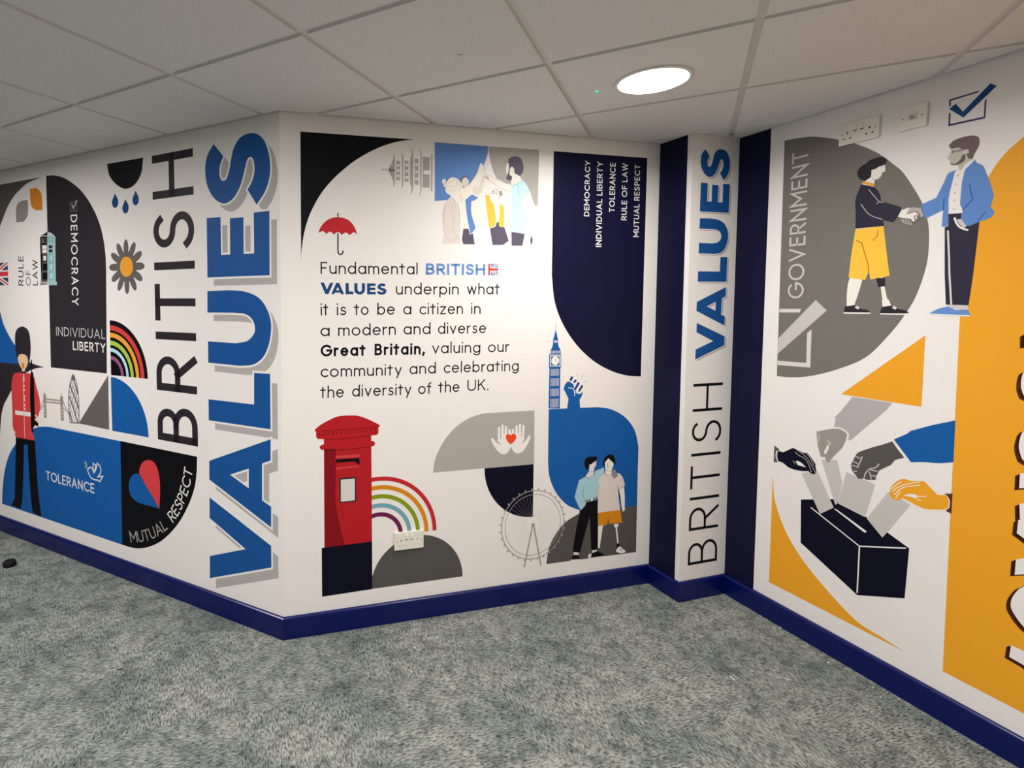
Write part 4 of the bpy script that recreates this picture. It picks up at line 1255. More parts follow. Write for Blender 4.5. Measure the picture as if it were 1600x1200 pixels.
# the paragraph
TW = .115
capa = [(176.5,1654.4),(178.1,1708.2)]
CAPM = capa[1][1] - capa[0][1]
def ln(s, a, b, wt=TW, gap=.15):
    return text(s, [a[:2], b[:2], (a[0], a[1] + CAPM)], wt, gap)
g = Graphic('lettering', 'text paragraph on the centre wall, from Fundamental down to of the UK', 'lettering', W, [(173.5,1095.4)][0])
g.part('word', 'black', 1, ln('Fundamental', *[(176.5,1653.7),(633.9,1656.4)]))
g.part('bold_word', 'sky', 1, ln('BRITISH', *[(674.6,1655.6),(978.7,1657)], .21, .12), 'bold light blue word BRITISH')
g.part('bold_word', 'deep_blue', 1, bold_values(VAL, *[(175.3,1561.9),(482.1,1563.3)], CAPM), 'bold navy blue word VALUES')
g.part('word', 'black', 1, ln('underpin', *[(527.9,1562.7),(841.5,1563.4)]))
g.part('word', 'black', 1, ln('what', *[(884.7,1564.2),(1056.6,1564.6)]))
g.part('word', 'black', 1, ln('it', *[(176.1,1468.4),(210.1,1468.8)]))
g.part('word', 'black', 1, ln('is', *[(249.5,1468.5),(293.3,1468.9)]))
g.part('word', 'black', 1, ln('to', *[(330.8,1468.6),(397,1468.8)]))
g.part('word', 'black', 1, ln('be', *[(438.7,1469.1),(522.5,1469.2)]))
g.part('word', 'black', 1, ln('a', *[(563.9,1469.6),(603.4,1469.3)]))
g.part('word', 'black', 1, ln('citizen', *[(644,1469),(864,1469.6)]))
g.part('word', 'black', 1, ln('in', *[(906.7,1469.3),(956.6,1469.6)]))
g.part('word', 'black', 1, ln('a', *[(174.3,1374.6),(216.2,1374.5)]))
g.part('word', 'black', 1, ln('modern', *[(255.1,1374.5),(527.6,1375.3)]))
g.part('word', 'black', 1, ln('and', *[(565.5,1376),(699.2,1375.8)]))
g.part('word', 'black', 1, ln('diverse', *[(737,1375.9),(986.7,1376.1)]))
g.part('bold_word', 'black', 1, ln('Great', *[(174.5,1283),(381.9,1281.4)], .19), 'bold black word Great')
g.part('bold_word', 'black', 1, ln('Britain,', *[(425.7,1281.6),(670.8,1280.7)], .19), 'bold black word Britain')
g.part('word', 'black', 1, ln('valuing', *[(708.5,1283.1),(957.2,1281.1)]))
g.part('word', 'black', 1, ln('our', *[(997.8,1281.5),(1112.1,1281.5)]))
g.part('word', 'black', 1, ln('community', *[(174,1189),(556.9,1185.3)]))
g.part('word', 'black', 1, ln('and', *[(595.2,1188),(727.3,1187.5)]))
g.part('word', 'black', 1, ln('celebrating', *[(767.7,1187.5),(1165.7,1185.3)]))
g.part('word', 'black', 1, ln('the', *[(173.5,1094.7),(280.2,1093.1)]))
g.part('word', 'black', 1, ln('diversity', *[(319.2,1094),(604.2,1090.5)]))
g.part('word', 'black', 1, ln('of', *[(638.6,1091.8),(705.3,1090.9)]))
g.part('word', 'black', 1, ln('the', *[(742.6,1094.1),(849.5,1093.6)]))
g.part('word', 'black', 1, ln('UK.', *[(890.9,1096.1),(1002.4,1095.5)]))
q = [(950.7,1656.6),(1046.9,1657.7),(994.1,1712.7),(994.7,1657.1)]
union_flag('tiny Union flag after the word BRITISH in the paragraph', W, q[0][0], q[3][1], q[1][0], q[2][1], 1, 'sky', 'pink_red', 'paper_white', q[3][0])

single('rounded_panel', 'tall navy panel with a rounded lower left corner carrying five white lines', 'wall graphic', W, 'navy', 1,
       poly([(1341.7,2272.7),(1891.5,2274.6),(1887.2,1130.8),(1803.1,1139.1,1),(1705.4,1166.4,1),(1596.9,1221.3,1),(1495.7,1305.3,1),(1413.2,1412.3,1),(1362.3,1527.1,1),(1342.9,1660.3)]))
for s, T in (('DEMOCRACY', [(1550.6,1960.8),(1550.7,2237.8),(1520.7,1959.6)]), ('INDIVIDUAL LIBERTY', [(1626.5,1808.5),(1624.6,2237.6),(1593.8,1807.7)]), ('TOLERANCE', [(1700.6,1987.6),(1700.7,2237.4),(1667.6,1986.3)]), ('RULE OF LAW', [(1774.5,1949.1),(1773.1,2238.9),(1742.2,1947.9)]), ('MUTUAL RESPECT', [(1852,1865.1),(1849,2236.6),(1819.2,1864.2)])):
    single('lettering', 'small white words %s reading upwards on the navy panel' % s, 'lettering', W, 'paper_white', 2, text(s, T, .15, .17))

# pillar box
g = Graphic('pillar_box', 'red pillar box with a domed cap and black base on the centre wall', 'post box', W, [(294.1,173.1)][0])
t = g.part('cap', 'pillar_red', 3, poly([(146.1,947),(146.7,952.3),(170.1,970.5,1),(202.4,987.7,1),(243.8,1004.5,1),(276.5,1008.6,1),(312.4,1008.1,1),(348.6,1003.8,1),(394.1,985.7,1),(450.1,956),(450.1,947),(443.9,945.2),(443.9,916.5),(435.6,908.9),(409.4,909.1),(188.8,905.5),(159.5,908.6),(152.3,917.3),(151.9,942.3)]))
g.part('cap_line', 'dark_red', 4, lines(4, [(180.2,942.6),(258.4,943.6,1),(440.2,945.4)]), None, t)
g.part('cap_line', 'dark_red', 4, lines(4, [(196.1,902.1),(288.1,902,1),(406.4,906.9)]), None, t)
q = [(166.9,927.5),(427.9,932)]
g.part('dentils', 'dark_red', 4, [p for k in range(14) for p in ribbon([(q[0][0] + (q[1][0] - q[0][0]) * k / 13, q[0][1] + (q[1][1] - q[0][1]) * k / 13 - 5), (q[0][0] + (q[1][0] - q[0][0]) * k / 13 + 1, q[0][1] + (q[1][1] - q[0][1]) * k / 13 + 8)], 6)], None, t)
t = g.part('body', 'pillar_red', 2, poly([(187.1,937.6),(409.4,939.8),(413.4,402.2),(413.4,395.7),(187.5,397.8)]))
g.part('ring', 'pillar_red', 2.5, poly([(188.7,881.1),(176.9,879.8,1),(167.2,869.3,1),(176.8,857.4,1),(188.5,856),(409.4,856.9),(421.7,858.5,1),(427.9,869.8,1),(421.1,881.2,1),(409.4,882.6)]), None, t)
g.part('ring_line', 'dark_red', 3, lines(4, [(191.5,852.8),(288,851.3,1),(409.4,854.8)]), None, t)
g.part('side_shade', 'dark_red', 3, poly([(191.4,860.3),(241.8,859.9),(242.1,736.1),(239.3,624.7,1),(256.5,510.6,1),(285,396),(189.1,398.4)]), 'darker red side', t)
g.part('slot', 'black', 4, poly([(243,808.1),(352.8,806.8),(354.3,773.5),(328.5,792.7),(244.4,791.9)]), 'black slot', t)
g.part('slot_frame', 'pink_red', 3, polys([(239.5,825),(352.8,823.3),(352.8,810.7),(239.5,813.1)], [(244.4,768.7),(328.5,771),(354.3,771.4),(354.3,765.4),(244.3,760.4)]), None, t)
g.part('plate_frame', 'charcoal', 3, poly([(257.2,718.9),(337.6,719.3),(337.3,601.7),(259.2,603.5)]), None, t)
g.part('notice_plate', 'silver', 4, poly([(265.2,711.8),(331.1,711.8),(330.9,608.7),(264.8,608.6)]), 'white notice plate', t)
g.part('base', 'night', 3, poly([(174.9,400.9),(413.4,403.9),(414.2,173.6),(175.3,170.3)]), 'black base')

# rainbow, hill, hands, wheel
c = [(447.5,422.2)][0]
rr = [(dist(c, a), dist(c, b), m) for a, b, m in (([(447.4,690.1)][0], [(447.4,710.5)][0], 'red'), ([(447.4,648.9)][0], [(447.4,669)][0], 'ochre'), ([(447.5,606)][0], [(447.4,625.9)][0], 'green'), ([(447.5,562.5)][0], [(447.5,583)][0], 'steel'), ([(447.5,519.5)][0], [(447.5,540.1)][0], 'plum'))]
g = Graphic('rainbow', 'rainbow of five separate arcs coming out behind the pillar box', 'rainbow', W, c)
for r0, r1, m in rr:
    g.part('arc', m, 1, band(c, r0, r1, 0, 90 + math.degrees(math.asin(min(1, 62 / r1)))))
q = [(874.3,176.6),(640.4,174.5)]
R_ = dist(q[0], q[1])
single('half_disc', 'dark grey half disc like a hill behind the low socket', 'wall graphic', W, 'dark_grey', 1, sector(q[1], R_, 0, 180))
single('curved_shape', 'mid grey shape with a rounded upper left corner carrying the open hands', 'wall graphic', W, 'mid_grey', 1, poly([(716,707.6),(727,771,1),(761.5,843.5,1),(818.3,910.7,1),(889.3,956.8,1),(961.4,978.9,1),(1016.3,981.9),(1258,982),(1260.9,707.8)]))
q = [(1258,707.2),(989.3,708.4),(1260.9,432.5)]
single('quarter_disc', 'black quarter disc below the grey shape with hands', 'wall graphic', W, 'night', 1, sector(q[0], (dist(q[0], q[1]) + dist(q[0], q[2])) / 2, 180, 270))
g = Graphic('open_hands', 'pair of white open hands holding a red heart', 'hands', W, [(1129.5,766.5)][0])
fw = dist([(1055.6,896.4)][0], [(1068.6,895.6)][0])
hl = g.part('hand', 'paper_white', 2, poly([(1056.5,858.3),(1069.7,848.4),(1075.1,851),(1090.1,874.2),(1127.5,873.9),(1128.9,810.1),(1124.3,793.2,1),(1109.1,776.1,1),(1089.4,770.1,1),(1067.4,779.1,1),(1043.1,805,1),(1027.5,832.1,1),(1020.4,849.6,1),(1027.2,857,1),(1033.8,850.7,1),(1046,833.9),(1072.3,820.1),(1074.4,822.9),(1056.8,836.2)]))
hr = g.part('hand', 'paper_white', 2, poly([(1127.5,873.9),(1167.3,873.4),(1183.3,852.1),(1194.5,849.3),(1201.8,835.6),(1201.4,832.6),(1188.2,821.3),(1190.5,819.1),(1211.5,831.9),(1221.4,846.6,1),(1229.1,856.9,1),(1237.7,851.6,1),(1230.7,828.6,1),(1215.4,801.1,1),(1195.6,777,1),(1171.2,768.1,1),(1146.6,778.5,1),(1133,798.7,1),(1128.9,810.1)]))
for hand, fs in ((hl, ([(1062,903.7),(1063.4,847.8)], [(1081.3,913.9),(1081.7,850.6)], [(1100,906.8),(1100.6,865.5)], [(1119.8,889.5),(1120.1,864.3)])), (hr, ([(1139.2,888.3),(1139.6,863)], [(1158.4,905.3),(1159.8,861.7)], [(1177.4,913.3),(1178.8,852.4)], [(1196.9,905),(1195.1,840.1)]))):
    for a in fs:
        g.part('finger', 'paper_white', 2.5, pill(a[0], a[1], fw), None, hand)
g.part('heart', 'heart_red', 3, poly([(1128.8,816.8),(1112.7,830.4,1),(1103.7,843.1,1),(1099.8,855.5,1),(1103.4,867.3,1),(1114.3,871.1,1),(1128.1,863.7),(1136.4,870.3,1),(1147.4,869.6,1),(1156.5,859.9,1),(1156.7,846.7,1),(1148,832.1,1)]), 'red heart')

c = [(1260.4,393.1)][0]
g = Graphic('ferris_wheel', 'thin grey ferris wheel drawing crossing the black quarter disc', 'ferris wheel', W, [(1264.4,170.1)][0])
Ro_ = (dist(c, [(1257.4,567.7)][0]) + dist(c, [(1086.4,411.7)][0]) + dist(c, [(1435.9,378.2)][0]) + dist(c, [(1263.7,209.4)][0])) / 4
g.part('rim', 'ash', 4, ribbon([(c[0] + Ro_ * math.cos(t * pi / 48), c[1] + Ro_ * math.sin(t * pi / 48)) for t in range(96)], 4.5, True))
g.part('inner_rim', 'ash', 4, ribbon([(c[0] + Ro_ * .89 * math.cos(t * pi / 48), c[1] + Ro_ * .89 * math.sin(t * pi / 48)) for t in range(96)], 3, True))
for k in range(31):
    t = 2 * pi * k / 31
    d = (math.cos(t), math.sin(t))
    p = lambda r: (c[0] + d[0] * r, c[1] + d[1] * r)
    g.part('capsule', 'ash', 4, ribbon([p(Ro_), p(Ro_ + 5)], 3.5) + dot(p(Ro_ + 8), 4.2, n=12))
g.part('spokes', 'shade_grey', 3, [q for k in range(48) for q in ribbon([(c[0] + math.cos(k * pi / 24) * Ro_ * .22, c[1] + math.sin(k * pi / 24) * Ro_ * .22), (c[0] + math.cos(k * pi / 24) * Ro_ * .88, c[1] + math.sin(k * pi / 24) * Ro_ * .88)], .55)])
g.part('hub', 'ash', 5, dot(c, 9))
for a in ([(1256.3,385.8),(1213.2,177.4)], [(1264.8,384.8),(1308.5,176.3)]):
    g.part('leg', 'ash', 5, line(a, 7))

# clock tower, fist, panel and two friends
single('rounded_panel', 'blue panel with a rounded upper right corner behind the two friends', 'wall graphic', W, 'royal', 1,
       poly([(1338.3,984.2),(1627.8,979.9),(1712.7,962.6,1),(1796.9,916.3,1),(1858,843,1),(1884.7,754),(1884.8,428.9),(1529.3,442.3),(1455.4,478.1,1),(1391,545.4,1),(1350.3,630.8,1),(1339.7,713)]))
single('curved_shape', 'dark grey ground shape with a curved left edge under the two friends', 'wall graphic', W, 'dark_grey', 1,
       poly([(1884.8,428.9),(1886.9,175.5),(1339.7,177.5),(1352.5,255.2,1),(1386.4,322.2,1),(1444.2,384.5,1),(1529.7,425.6),(1529.3,442.3)]))
g = Graphic('clock_tower', 'blue clock tower with a pointed spire standing on the blue panel', 'building', W, [(1370.2,985.8)][0])
g.part('finial', 'taupe', 2, line([(1370.1,1423.5),(1370.9,1386)], 2.4))
g.part('spire', 'royal', 2, poly([(1370.8,1389),(1385.1,1335.6),(1356.8,1336.1)]) + poly([(1357.1,1320.1),(1385.5,1319.5),(1388.2,1304.3,1),(1400.9,1283.2),(1344.2,1284.5),(1354,1305.1,1)]))
g.part('lantern', 'royal', 2, poly([(1355.8,1337),(1385.1,1336.4),(1385.5,1318.2),(1356.2,1318.8)]))
g.part('lantern_window', 'gull', 3, poly([(1360.8,1333),(1381.8,1332.6),(1382,1321.8),(1361,1322.2)]))
g.part('belfry', 'royal', 2, poly([(1343.2,1285.9),(1399.9,1284.5),(1401.4,1262.8),(1342.7,1264.3)]))
a = [(1346.5,1267.2),(1398.3,1265.9),(1346.2,1281.9)]
w_ = a[1][0] - a[0][0]
g.part('belfry_openings', 'gull', 3, [[(a[0][0] + w_ * (x + .15) / 6, a[0][1]), (a[0][0] + w_ * (x + .7) / 6, a[0][1]), (a[0][0] + w_ * (x + .7) / 6, a[2][1]), (a[0][0] + w_ * (x + .15) / 6, a[2][1])] for x in range(6)])
g.part('clock_stage', 'royal', 2, poly([(1334.9,1263.2),(1404.3,1261.4),(1405.7,1194.2),(1336.2,1196.5)]))
f_ = g.part('clock_frame', 'silver', 3, [(path([(1340.3,1258.7),(1401.5,1257.1),(1402.7,1199.6),(1341.5,1201.5)]), [path([(1346.8,1252.5),(1395.2,1251.2),(1396.2,1205.4),(1347.7,1206.9)])])])
d_ = g.part('clock_face', 'paper_white', 3, dot([(1371.1,1229.7)][0], dist([(1371.1,1229.7)][0], [(1393.2,1229)][0])))
g.part('hands', 'royal', 4, lines(2, [(1371.1,1229.7),(1373.3,1241.8)], [(1371.1,1229.7),(1378.6,1226.4)]), None, d_)
g.part('shaft', 'royal', 2, poly([(1338.1,1197.3),(1400.8,1194.4),(1402.2,984.2),(1337.4,987.5)]))
for a in ([(1344.9,1152.8),(1394.8,1151),(1344.2,1188.4)], [(1345.9,1101.4),(1395.9,1099.4),(1345.1,1140.6)], [(1345.9,1049.1),(1396,1046.8),(1345.2,1087.5)], [(1345.6,991.5),(1395.7,988.9),(1344.7,1036.1)]):
    w_ = a[1][0] - a[0][0]
    g.part('window_strips', 'gull', 3, [[(a[0][0] + w_ * (x + .15) / 7, a[0][1]), (a[0][0] + w_ * (x + .65) / 7, a[0][1]), (a[0][0] + w_ * (x + .65) / 7, a[2][1]), (a[0][0] + w_ * (x + .15) / 7, a[2][1])] for x in range(7)])
g = Graphic('raised_fist', 'blue raised fist rising from the top of the blue panel', 'fist', W, [(1484.4,980)][0])
g.part('hand', 'royal', 2, poly([(1444.4,981.2),(1451.8,1031.1),(1436.3,1060.4),(1421.4,1086.1),(1429.4,1104.6),(1441.4,1119.5),(1454.9,1119.8,1),(1479.1,1105.7),(1483.6,1082.6),(1497.5,1066.5),(1516.3,1056.9,1),(1535.2,1070.2),(1530.7,1045.1,1),(1517.1,1023.6),(1522.2,978.9)]))
for a, w_ in (([(1462.6,1129.7),(1469.3,1140.4)], 30), ([(1483.8,1117.8),(1491.2,1124.2)], 26), ([(1490.6,1082.3),(1508.1,1109)], 30), ([(1514,1071.6),(1529.6,1094)], 28)):
    g.part('finger', 'deep_blue', 3, pill(a[0], a[1], w_ * .45))
g.part('thumb_line', 'paper_white', 4, lines(4, [(1449.6,1089.3),(1474.6,1083.8,1),(1483.9,1071.5,1),(1488.5,1043.5)], [(1490,1066.9),(1505.3,1057.4,1),(1522.9,1058.8,1),(1532.7,1069.5)]))
g.part('rays', 'tan', 2, lines(3.2, [(1499.4,1159.1),(1502.3,1141)], [(1536.3,1152.1),(1524.7,1131.3)], [(1557.2,1121.7),(1538.2,1112.2)]))

g = Graphic('person', 'dark haired man in a pale blue shirt and black trousers, arm round his friend', 'person', W, [(1516.4,173.1)][0])
SHIRT = [(1562.1,617.7),(1523.7,601.4),(1515.2,572.2,1),(1502.1,525.1,1),(1501.5,509.9,1),(1527.1,456.6),(1540.4,439.9),(1567.2,465.4),(1559.3,491.2),(1641.7,504.5),(1638.7,533),(1649,563),(1642.2,599.5),(1676.4,614.6),(1672.9,657.2),(1617.8,642.4),(1612.8,612.2),(1589.8,602.6)]
TROUSERS = [(1562.3,468.7),(1569.1,479.6),(1638.2,485.5),(1645.8,216.8),(1605.6,219.1),(1592.9,403.5),(1582.3,370.1),(1538.3,215.2),(1492.5,223.2),(1515.6,361.5,1),(1535.6,437.6)]
g.part('body', 'pale_grey', 2, polys(SHIRT, TROUSERS, [(1583,645.3),(1583.6,680.8),(1599.4,684.7),(1625.1,697.5),(1623.5,668.8),(1615.8,664.3),(1612,642.9),(1612.8,612.2),(1589.8,603.9),(1562,619)], [(1538.1,449.8),(1565.9,464.3),(1549.1,431.5)], [(1500.6,220.7),(1530.1,217.1),(1530.5,202.9),(1499.8,206.6)], [(1611,218.5),(1643.2,217.8),(1643.5,205),(1613.2,200.7)]), None, None, True)
g.part('shoulder_hand', 'taupe', 6, poly([(1722,639.1),(1742.7,640),(1760.7,605),(1736.7,591.5),(1724.5,602.8)]), 'greyish hand on the shoulder')
g.part('hair', 'black', 4, poly([(1571.4,649.2),(1558,667.6,1),(1553.1,693.3,1),(1561.2,713,1),(1581.1,721.2,1),(1610.1,720,1),(1632,715.3),(1625.1,697.5),(1605,689.3),(1598,681),(1583.6,679.6),(1583.9,668.1)]))
g.part('face_lines', 'wood_line', 5, lines(2, [(1609.5,686.5),(1613.9,683.6)], [(1611.5,663.4),(1617.2,666.7)], [(1584.5,643.9),(1600.5,640.8,1),(1612.1,640.9)], [(1612.1,640.3),(1610.4,614.9)]))
t = g.part('shirt', 'ice', 3, poly(SHIRT))
g.part('collar_line', 'wood_line', 4, lines(2.2, [(1562.1,617.7),(1578.2,606.2,1),(1589.8,603.4),(1593.8,616.3),(1611.3,614.4)]), None, t)
g.part('sleeve_line', 'wood_line', 4, lines(2.2, [(1554.7,566.2),(1549.5,541.1,1),(1541.2,527.9)], [(1547,527.4),(1559.3,491.7)]), None, t)
g.part('side_line', 'wood_line', 4, lines(2.2, [(1647.6,560.5),(1638.8,527.9,1),(1641.7,504.5)]), None, t)
g.part('belt', 'taupe', 4, poly([(1559.3,491.7),(1641.8,502.4),(1642.1,491.1),(1562.5,480.7)]))
g.part('buckle', 'paper_white', 5, poly([(1597.6,500.9),(1607.4,501.5),(1608.4,484.5),(1599.1,483.3)]))
g.part('trousers', 'black', 3, poly(TROUSERS))
g.part('shoe', 'black', 4, poly([(1484.6,183.4),(1498.1,206.8),(1526.9,203.3),(1541.6,178.8)]))
g.part('shoe', 'black', 4, poly([(1601.2,178.4),(1611.4,202.6),(1643.4,211.4),(1698.4,178.6)]))
g.part('soles', 'paper_white', 4, polys([(1482.9,183.6),(1540.9,180.2),(1539.2,176),(1483,177.9)], [(1586.2,183.4),(1591.8,198.6),(1607.8,203),(1604.8,178),(1698.3,180.8),(1696.7,175.6),(1604.9,175.4)]))

g = Graphic('person', 'person in a white T-shirt and orange shorts with a running blade leg', 'person', W, [(1720,186.2)][0])
TEE = [(1679.7,624.1),(1643.6,601.9),(1639.7,584.3),(1647.6,560.5),(1639.5,533),(1640.3,502),(1640.5,416.5),(1726.6,418.7),(1771.3,418.1),(1778.7,421.3),(1766.2,495.5),(1762.1,531.7),(1769.6,531),(1805,551.8),(1787.8,597.5,1),(1762.6,620.3),(1736,616.1),(1719.8,613),(1700.6,611.3)]
SHORTS = [(1641.3,432.6),(1771.6,433.7),(1781.3,412.9,1),(1793.1,347.7),(1711.9,350.6),(1705.4,388.8),(1701.8,347.9),(1645.3,345.7)]
g.part('body', 'cream', 4, polys(TEE, SHORTS, [(1676.6,683.8),(1698.1,704),(1731.2,679.6),(1731.6,668),(1726,654.3),(1720.5,640.5),(1719.7,613.5),(1700.6,611.3),(1679.6,624.6),(1682,647.5)], [(1768.1,531.2),(1799.2,545),(1805.9,491.8),(1806.4,452.5),(1809,415.7),(1795.7,406.5),(1785.7,441.5),(1778.2,494.4)], [(1645.3,347.6),(1674.8,345),(1661.9,260.1),(1657.4,225.6),(1646.6,226.9)]), None, None, True)
g.part('hair', 'black', 5, poly([(1665.2,673.2),(1671.7,702.1,1),(1691.8,720.6,1),(1715.3,723.3,1),(1733.4,710.4,1),(1741.5,684,1),(1740.7,659.6),(1728.3,678.6),(1698.1,704),(1678,686.3),(1672.7,663.6)]))
g.part('face_lines', 'wood_line', 6, lines(2, [(1691.3,682.7),(1696.2,664.4),(1691.9,662.6)], [(1704.6,683),(1706.1,679)], [(1689,658.5),(1702.3,658.7)], [(1680.5,647.6),(1691,639.1,1),(1702.9,635,1),(1717.6,638.2)], [(1679.6,624.6),(1700.6,612.6,1),(1718.3,613.7)]))
t = g.part('tshirt', 'beige', 5, poly(TEE), 'white T-shirt')
g.part('tshirt_lines', 'charcoal', 6, lines(2.2, [(1759.9,558.4),(1762.1,531.7),(1772.2,494.9,1),(1781,447.2)], [(1769.6,531),(1800.7,546.5)]), None, t)
g.part('shorts', 'ochre', 4.5, poly(SHORTS))
g.part('running_blade', 'paper_white', 5, poly([(1743,346),(1768.6,344.6),(1770,332.6,1),(1761.8,325.5),(1774.2,236.9),(1766.1,237.8),(1752.7,324.9),(1743.2,335.5,1)]), 'white prosthetic leg')
g.part('ankle', 'black', 5, poly([(1764.3,236.1),(1777.1,236.5),(1785,220.2),(1759.5,212)]))
g.part('shoe', 'paper_white', 5, poly([(1758.1,197.7),(1770.4,215.5,1),(1783.1,220.4),(1800.1,205.5,1),(1819.8,189.6),(1817.5,180.9,1),(1786.1,181.4,1),(1760.1,189.4)]))
g.part('shoe_line', 'black', 6, lines(3, [(1757.4,194.5),(1771.3,183.2,1),(1786.2,178.2,1),(1817.5,179.2),(1820.9,190.1)], [(1781.6,207.7),(1789.3,197.2,1),(1796.5,202.7)]))


# ================================================================== pilaster
q = [(170,89.4)][0]
su = (C2 - C1).length * 1000
pv = 101
single('wall_band', 'dark navy band covering the pilaster side beside the centre wall', 'wall graphic', 'S', 'navy', 1, rect(0, pv, q[0], 2351))
q = [(162.9,2332.2),(161.6,99)]
single('wall_band', 'dark navy band at the start of the right wall beside the pilaster', 'wall graphic', 'R', 'navy', 1, [[(0, pv), (q[1][0], pv), (q[0][0], 2351), (0, 2351)]])

W = 'P'
VB = [bounds([p]) for p in ([(a[0], a[1]) for a in [(57.3,1422.4),(242,1334),(243.8,1292.4),(58.3,1237.9)]], [(a[0], a[1]) for a in [(55.4,1500.5),(237.9,1602.7),(241.4,1406.7),(57,1459.9)]], [(a[0], a[1]) for a in [(58.4,1680),(57.9,1629.7),(243.4,1628.4),(240.4,1754.3)]],
      [(a[0], a[1]) for a in [(58,1940),(58.5,1772.3),(243.9,1853.3),(151.6,1767.5),(170.1,1943.7)]], [(a[0], a[1]) for a in [(57.1,2117.4),(59.1,1974.9),(243.6,1977.2),(242.4,2118.6)]], [(a[0], a[1]) for a in [(84.4,2287.8),(52.3,2233.3),(240.1,2227),(200.8,2136.2),(135.2,2150)]])]
bl = [(242.9,1313.2)][0]
sh = [(58.3,1237.9),(68.9,1229.4)]
dsh = (sh[1][0] - sh[0][0], sh[1][1] - sh[0][1])
g = Graphic('lettering', 'bold blue word VALUES reading upwards on the narrow pilaster', 'lettering', W, (bl[0], VB[0][1]))
for (ch, ps), bx in zip(VAL, VB):
    r = fit_box(ps, bounds(ps), bx)
    lt = g.part('letter', 'values_blue', 3, r)
    g.part('keyline', 'paper_white', 2, outline(r, 7.5), None, lt)
    g.part('drop_shadow', 'shade_grey', 1, shifted(r, *dsh), 'grey printed shadow', lt)
V = [q[1] for q in [(158.4,177.1),(231.2,299),(238.7,357.1),(241.9,477.9),(144.3,516.5),(143.3,542.3),(142,573.7),(137,693.1),(134.9,743.2),(134,764.2),(194.9,810.4),(197,924.4),(153.1,972.3),(149.8,1114.9)]]
base = [(243.4,638.8)][0][0]
capt = [(51.6,656.7)][0][0]
g = Graphic('lettering', 'thin black word BRITISH reading upwards on the narrow pilaster', 'lettering', W, (base, V[0]))
for k, ch in enumerate('BRITISH'):
    g.part('letter', 'black', 1, letter(ch, V[2 * k], V[2 * k + 1], base, capt, .075))

# ================================================================== right wall
W = 'R'
single('disc_shape', 'grey disc cut straight on its left side behind the handshake', 'wall graphic', W, 'disc_grey', 1,
       poly([(229.1,2275),(296.4,2269,1),(368.5,2253.6,1),(472,2210,1),(545.9,2167.5,1),(610.9,2118.7,1),(660.2,2066.9,1),(699.3,2018.9,1),(757.5,1905.4,1),(777.7,1838,1),(785.7,1771.2,1),(783.1,1670.1,1),(757.2,1556.5,1),(726.5,1485.8,1),(682.2,1409.5,1),(603.3,1307.2,1),(501,1244.2,1),(390.6,1199.4,1),(303.6,1181.2,1),(237,1177.7)]))
g = Graphic('lettering', 'thin pale word GOVERNMENT reading upwards on the grey disc', 'lettering', W, [(344.4,1545)][0])
for ch, r in text('GOVERNMENT', [(344.4,1545),(339.2,2207),(272.8,1551.4)], .12, .16, True):
    g.part('letter', 'light_grey', 2, r)
g = Graphic('tick_box', 'pale grey tick box lying across the left side of the grey disc', 'wall graphic', W, [(317,1228.8)][0])
g.part('box', 'silver', 2, polys([(237.6,1495.9),(336.7,1497.5),(330.1,1481),(237.5,1478.9)], [(366.9,1390),(385.2,1407.2),(386.7,1236.5),(238.1,1230.8),(238.9,1251.2),(368.2,1255)]))
g.part('tick', 'light_grey', 3, poly([(397.1,1537.6),(444.9,1492.2),(236.8,1283.6),(238.5,1358.3)]))
single('triangle', 'bright orange triangle above the grey sleeve', 'wall graphic', W, 'orange', 4, poly([(790.4,1406.2),(790.8,1138.1),(516.1,1139.1)]))
q = [(895.2,181.1),(1104.2,178.8),(888.5,1476.3),(942.4,1965.3),(1018.7,2069.6)]
sl = (q[1][1] - q[0][1]) / (q[1][0] - q[0][0])
uL, vb = q[0][0], q[0][1]
uR = uL + 800
single('arched_panel', 'large orange panel with an arched top at the right edge of the photo', 'wall graphic', W, 'orange', 1,
       poly([(uL, vb, 0), (uR, vb + 0 * sl, 0), (uR, q[4][1], 0), (uL + 700, 2285, 1), (q[4][0] + 150, 2225, 1), (q[4][0], q[4][1], 1), ((q[3][0] + q[4][0]) / 2 - 4, (q[3][1] + q[4][1]) / 2 + 8, 1), (q[3][0], q[3][1], 1)] + [(a[0], a[1], 1) for a in [(906.2,1863.7),(888.7,1726.3)]] + [([(884.9,1580.4)][0][0], [(884.9,1580.4)][0][1], 0)]))
single('corner_shape', 'orange shape with a concave curved edge low on the right wall', 'wall graphic', W, 'orange', 1,
       poly([(236.4,702.1),(239,176.4),(780.7,180.1),(704.6,190.6,1),(614.7,204.7,1),(511.8,263.7,1),(418.3,333.2,1),(334.9,418.1,1),(278.5,512.6,1),(248.8,597.4,1)]))
# tick box icon
g = Graphic('tick_box', 'dark blue tick box icon high on the right wall beside the data outlet', 'wall graphic', W, [(875.6,2146)][0])
g.part('box', 'icon_blue', 1, polys([(822,2255.1),(903.4,2257.8),(899,2252.5),(827.2,2249.1),(827.6,2232.1),(822.8,2229.6)], [(922.5,2224),(921.6,2158.1),(823.5,2160.5),(823.3,2209.1),(828.2,2204.6),(828.5,2167.4),(917.6,2164.6),(917.7,2217.7)]))
g.part('tick', 'deep_blue', 2, poly([(822.8,2222),(841.1,2233.9),(862,2199.8),(929.1,2271.5),(946.3,2257.1),(864.6,2178.3)]))

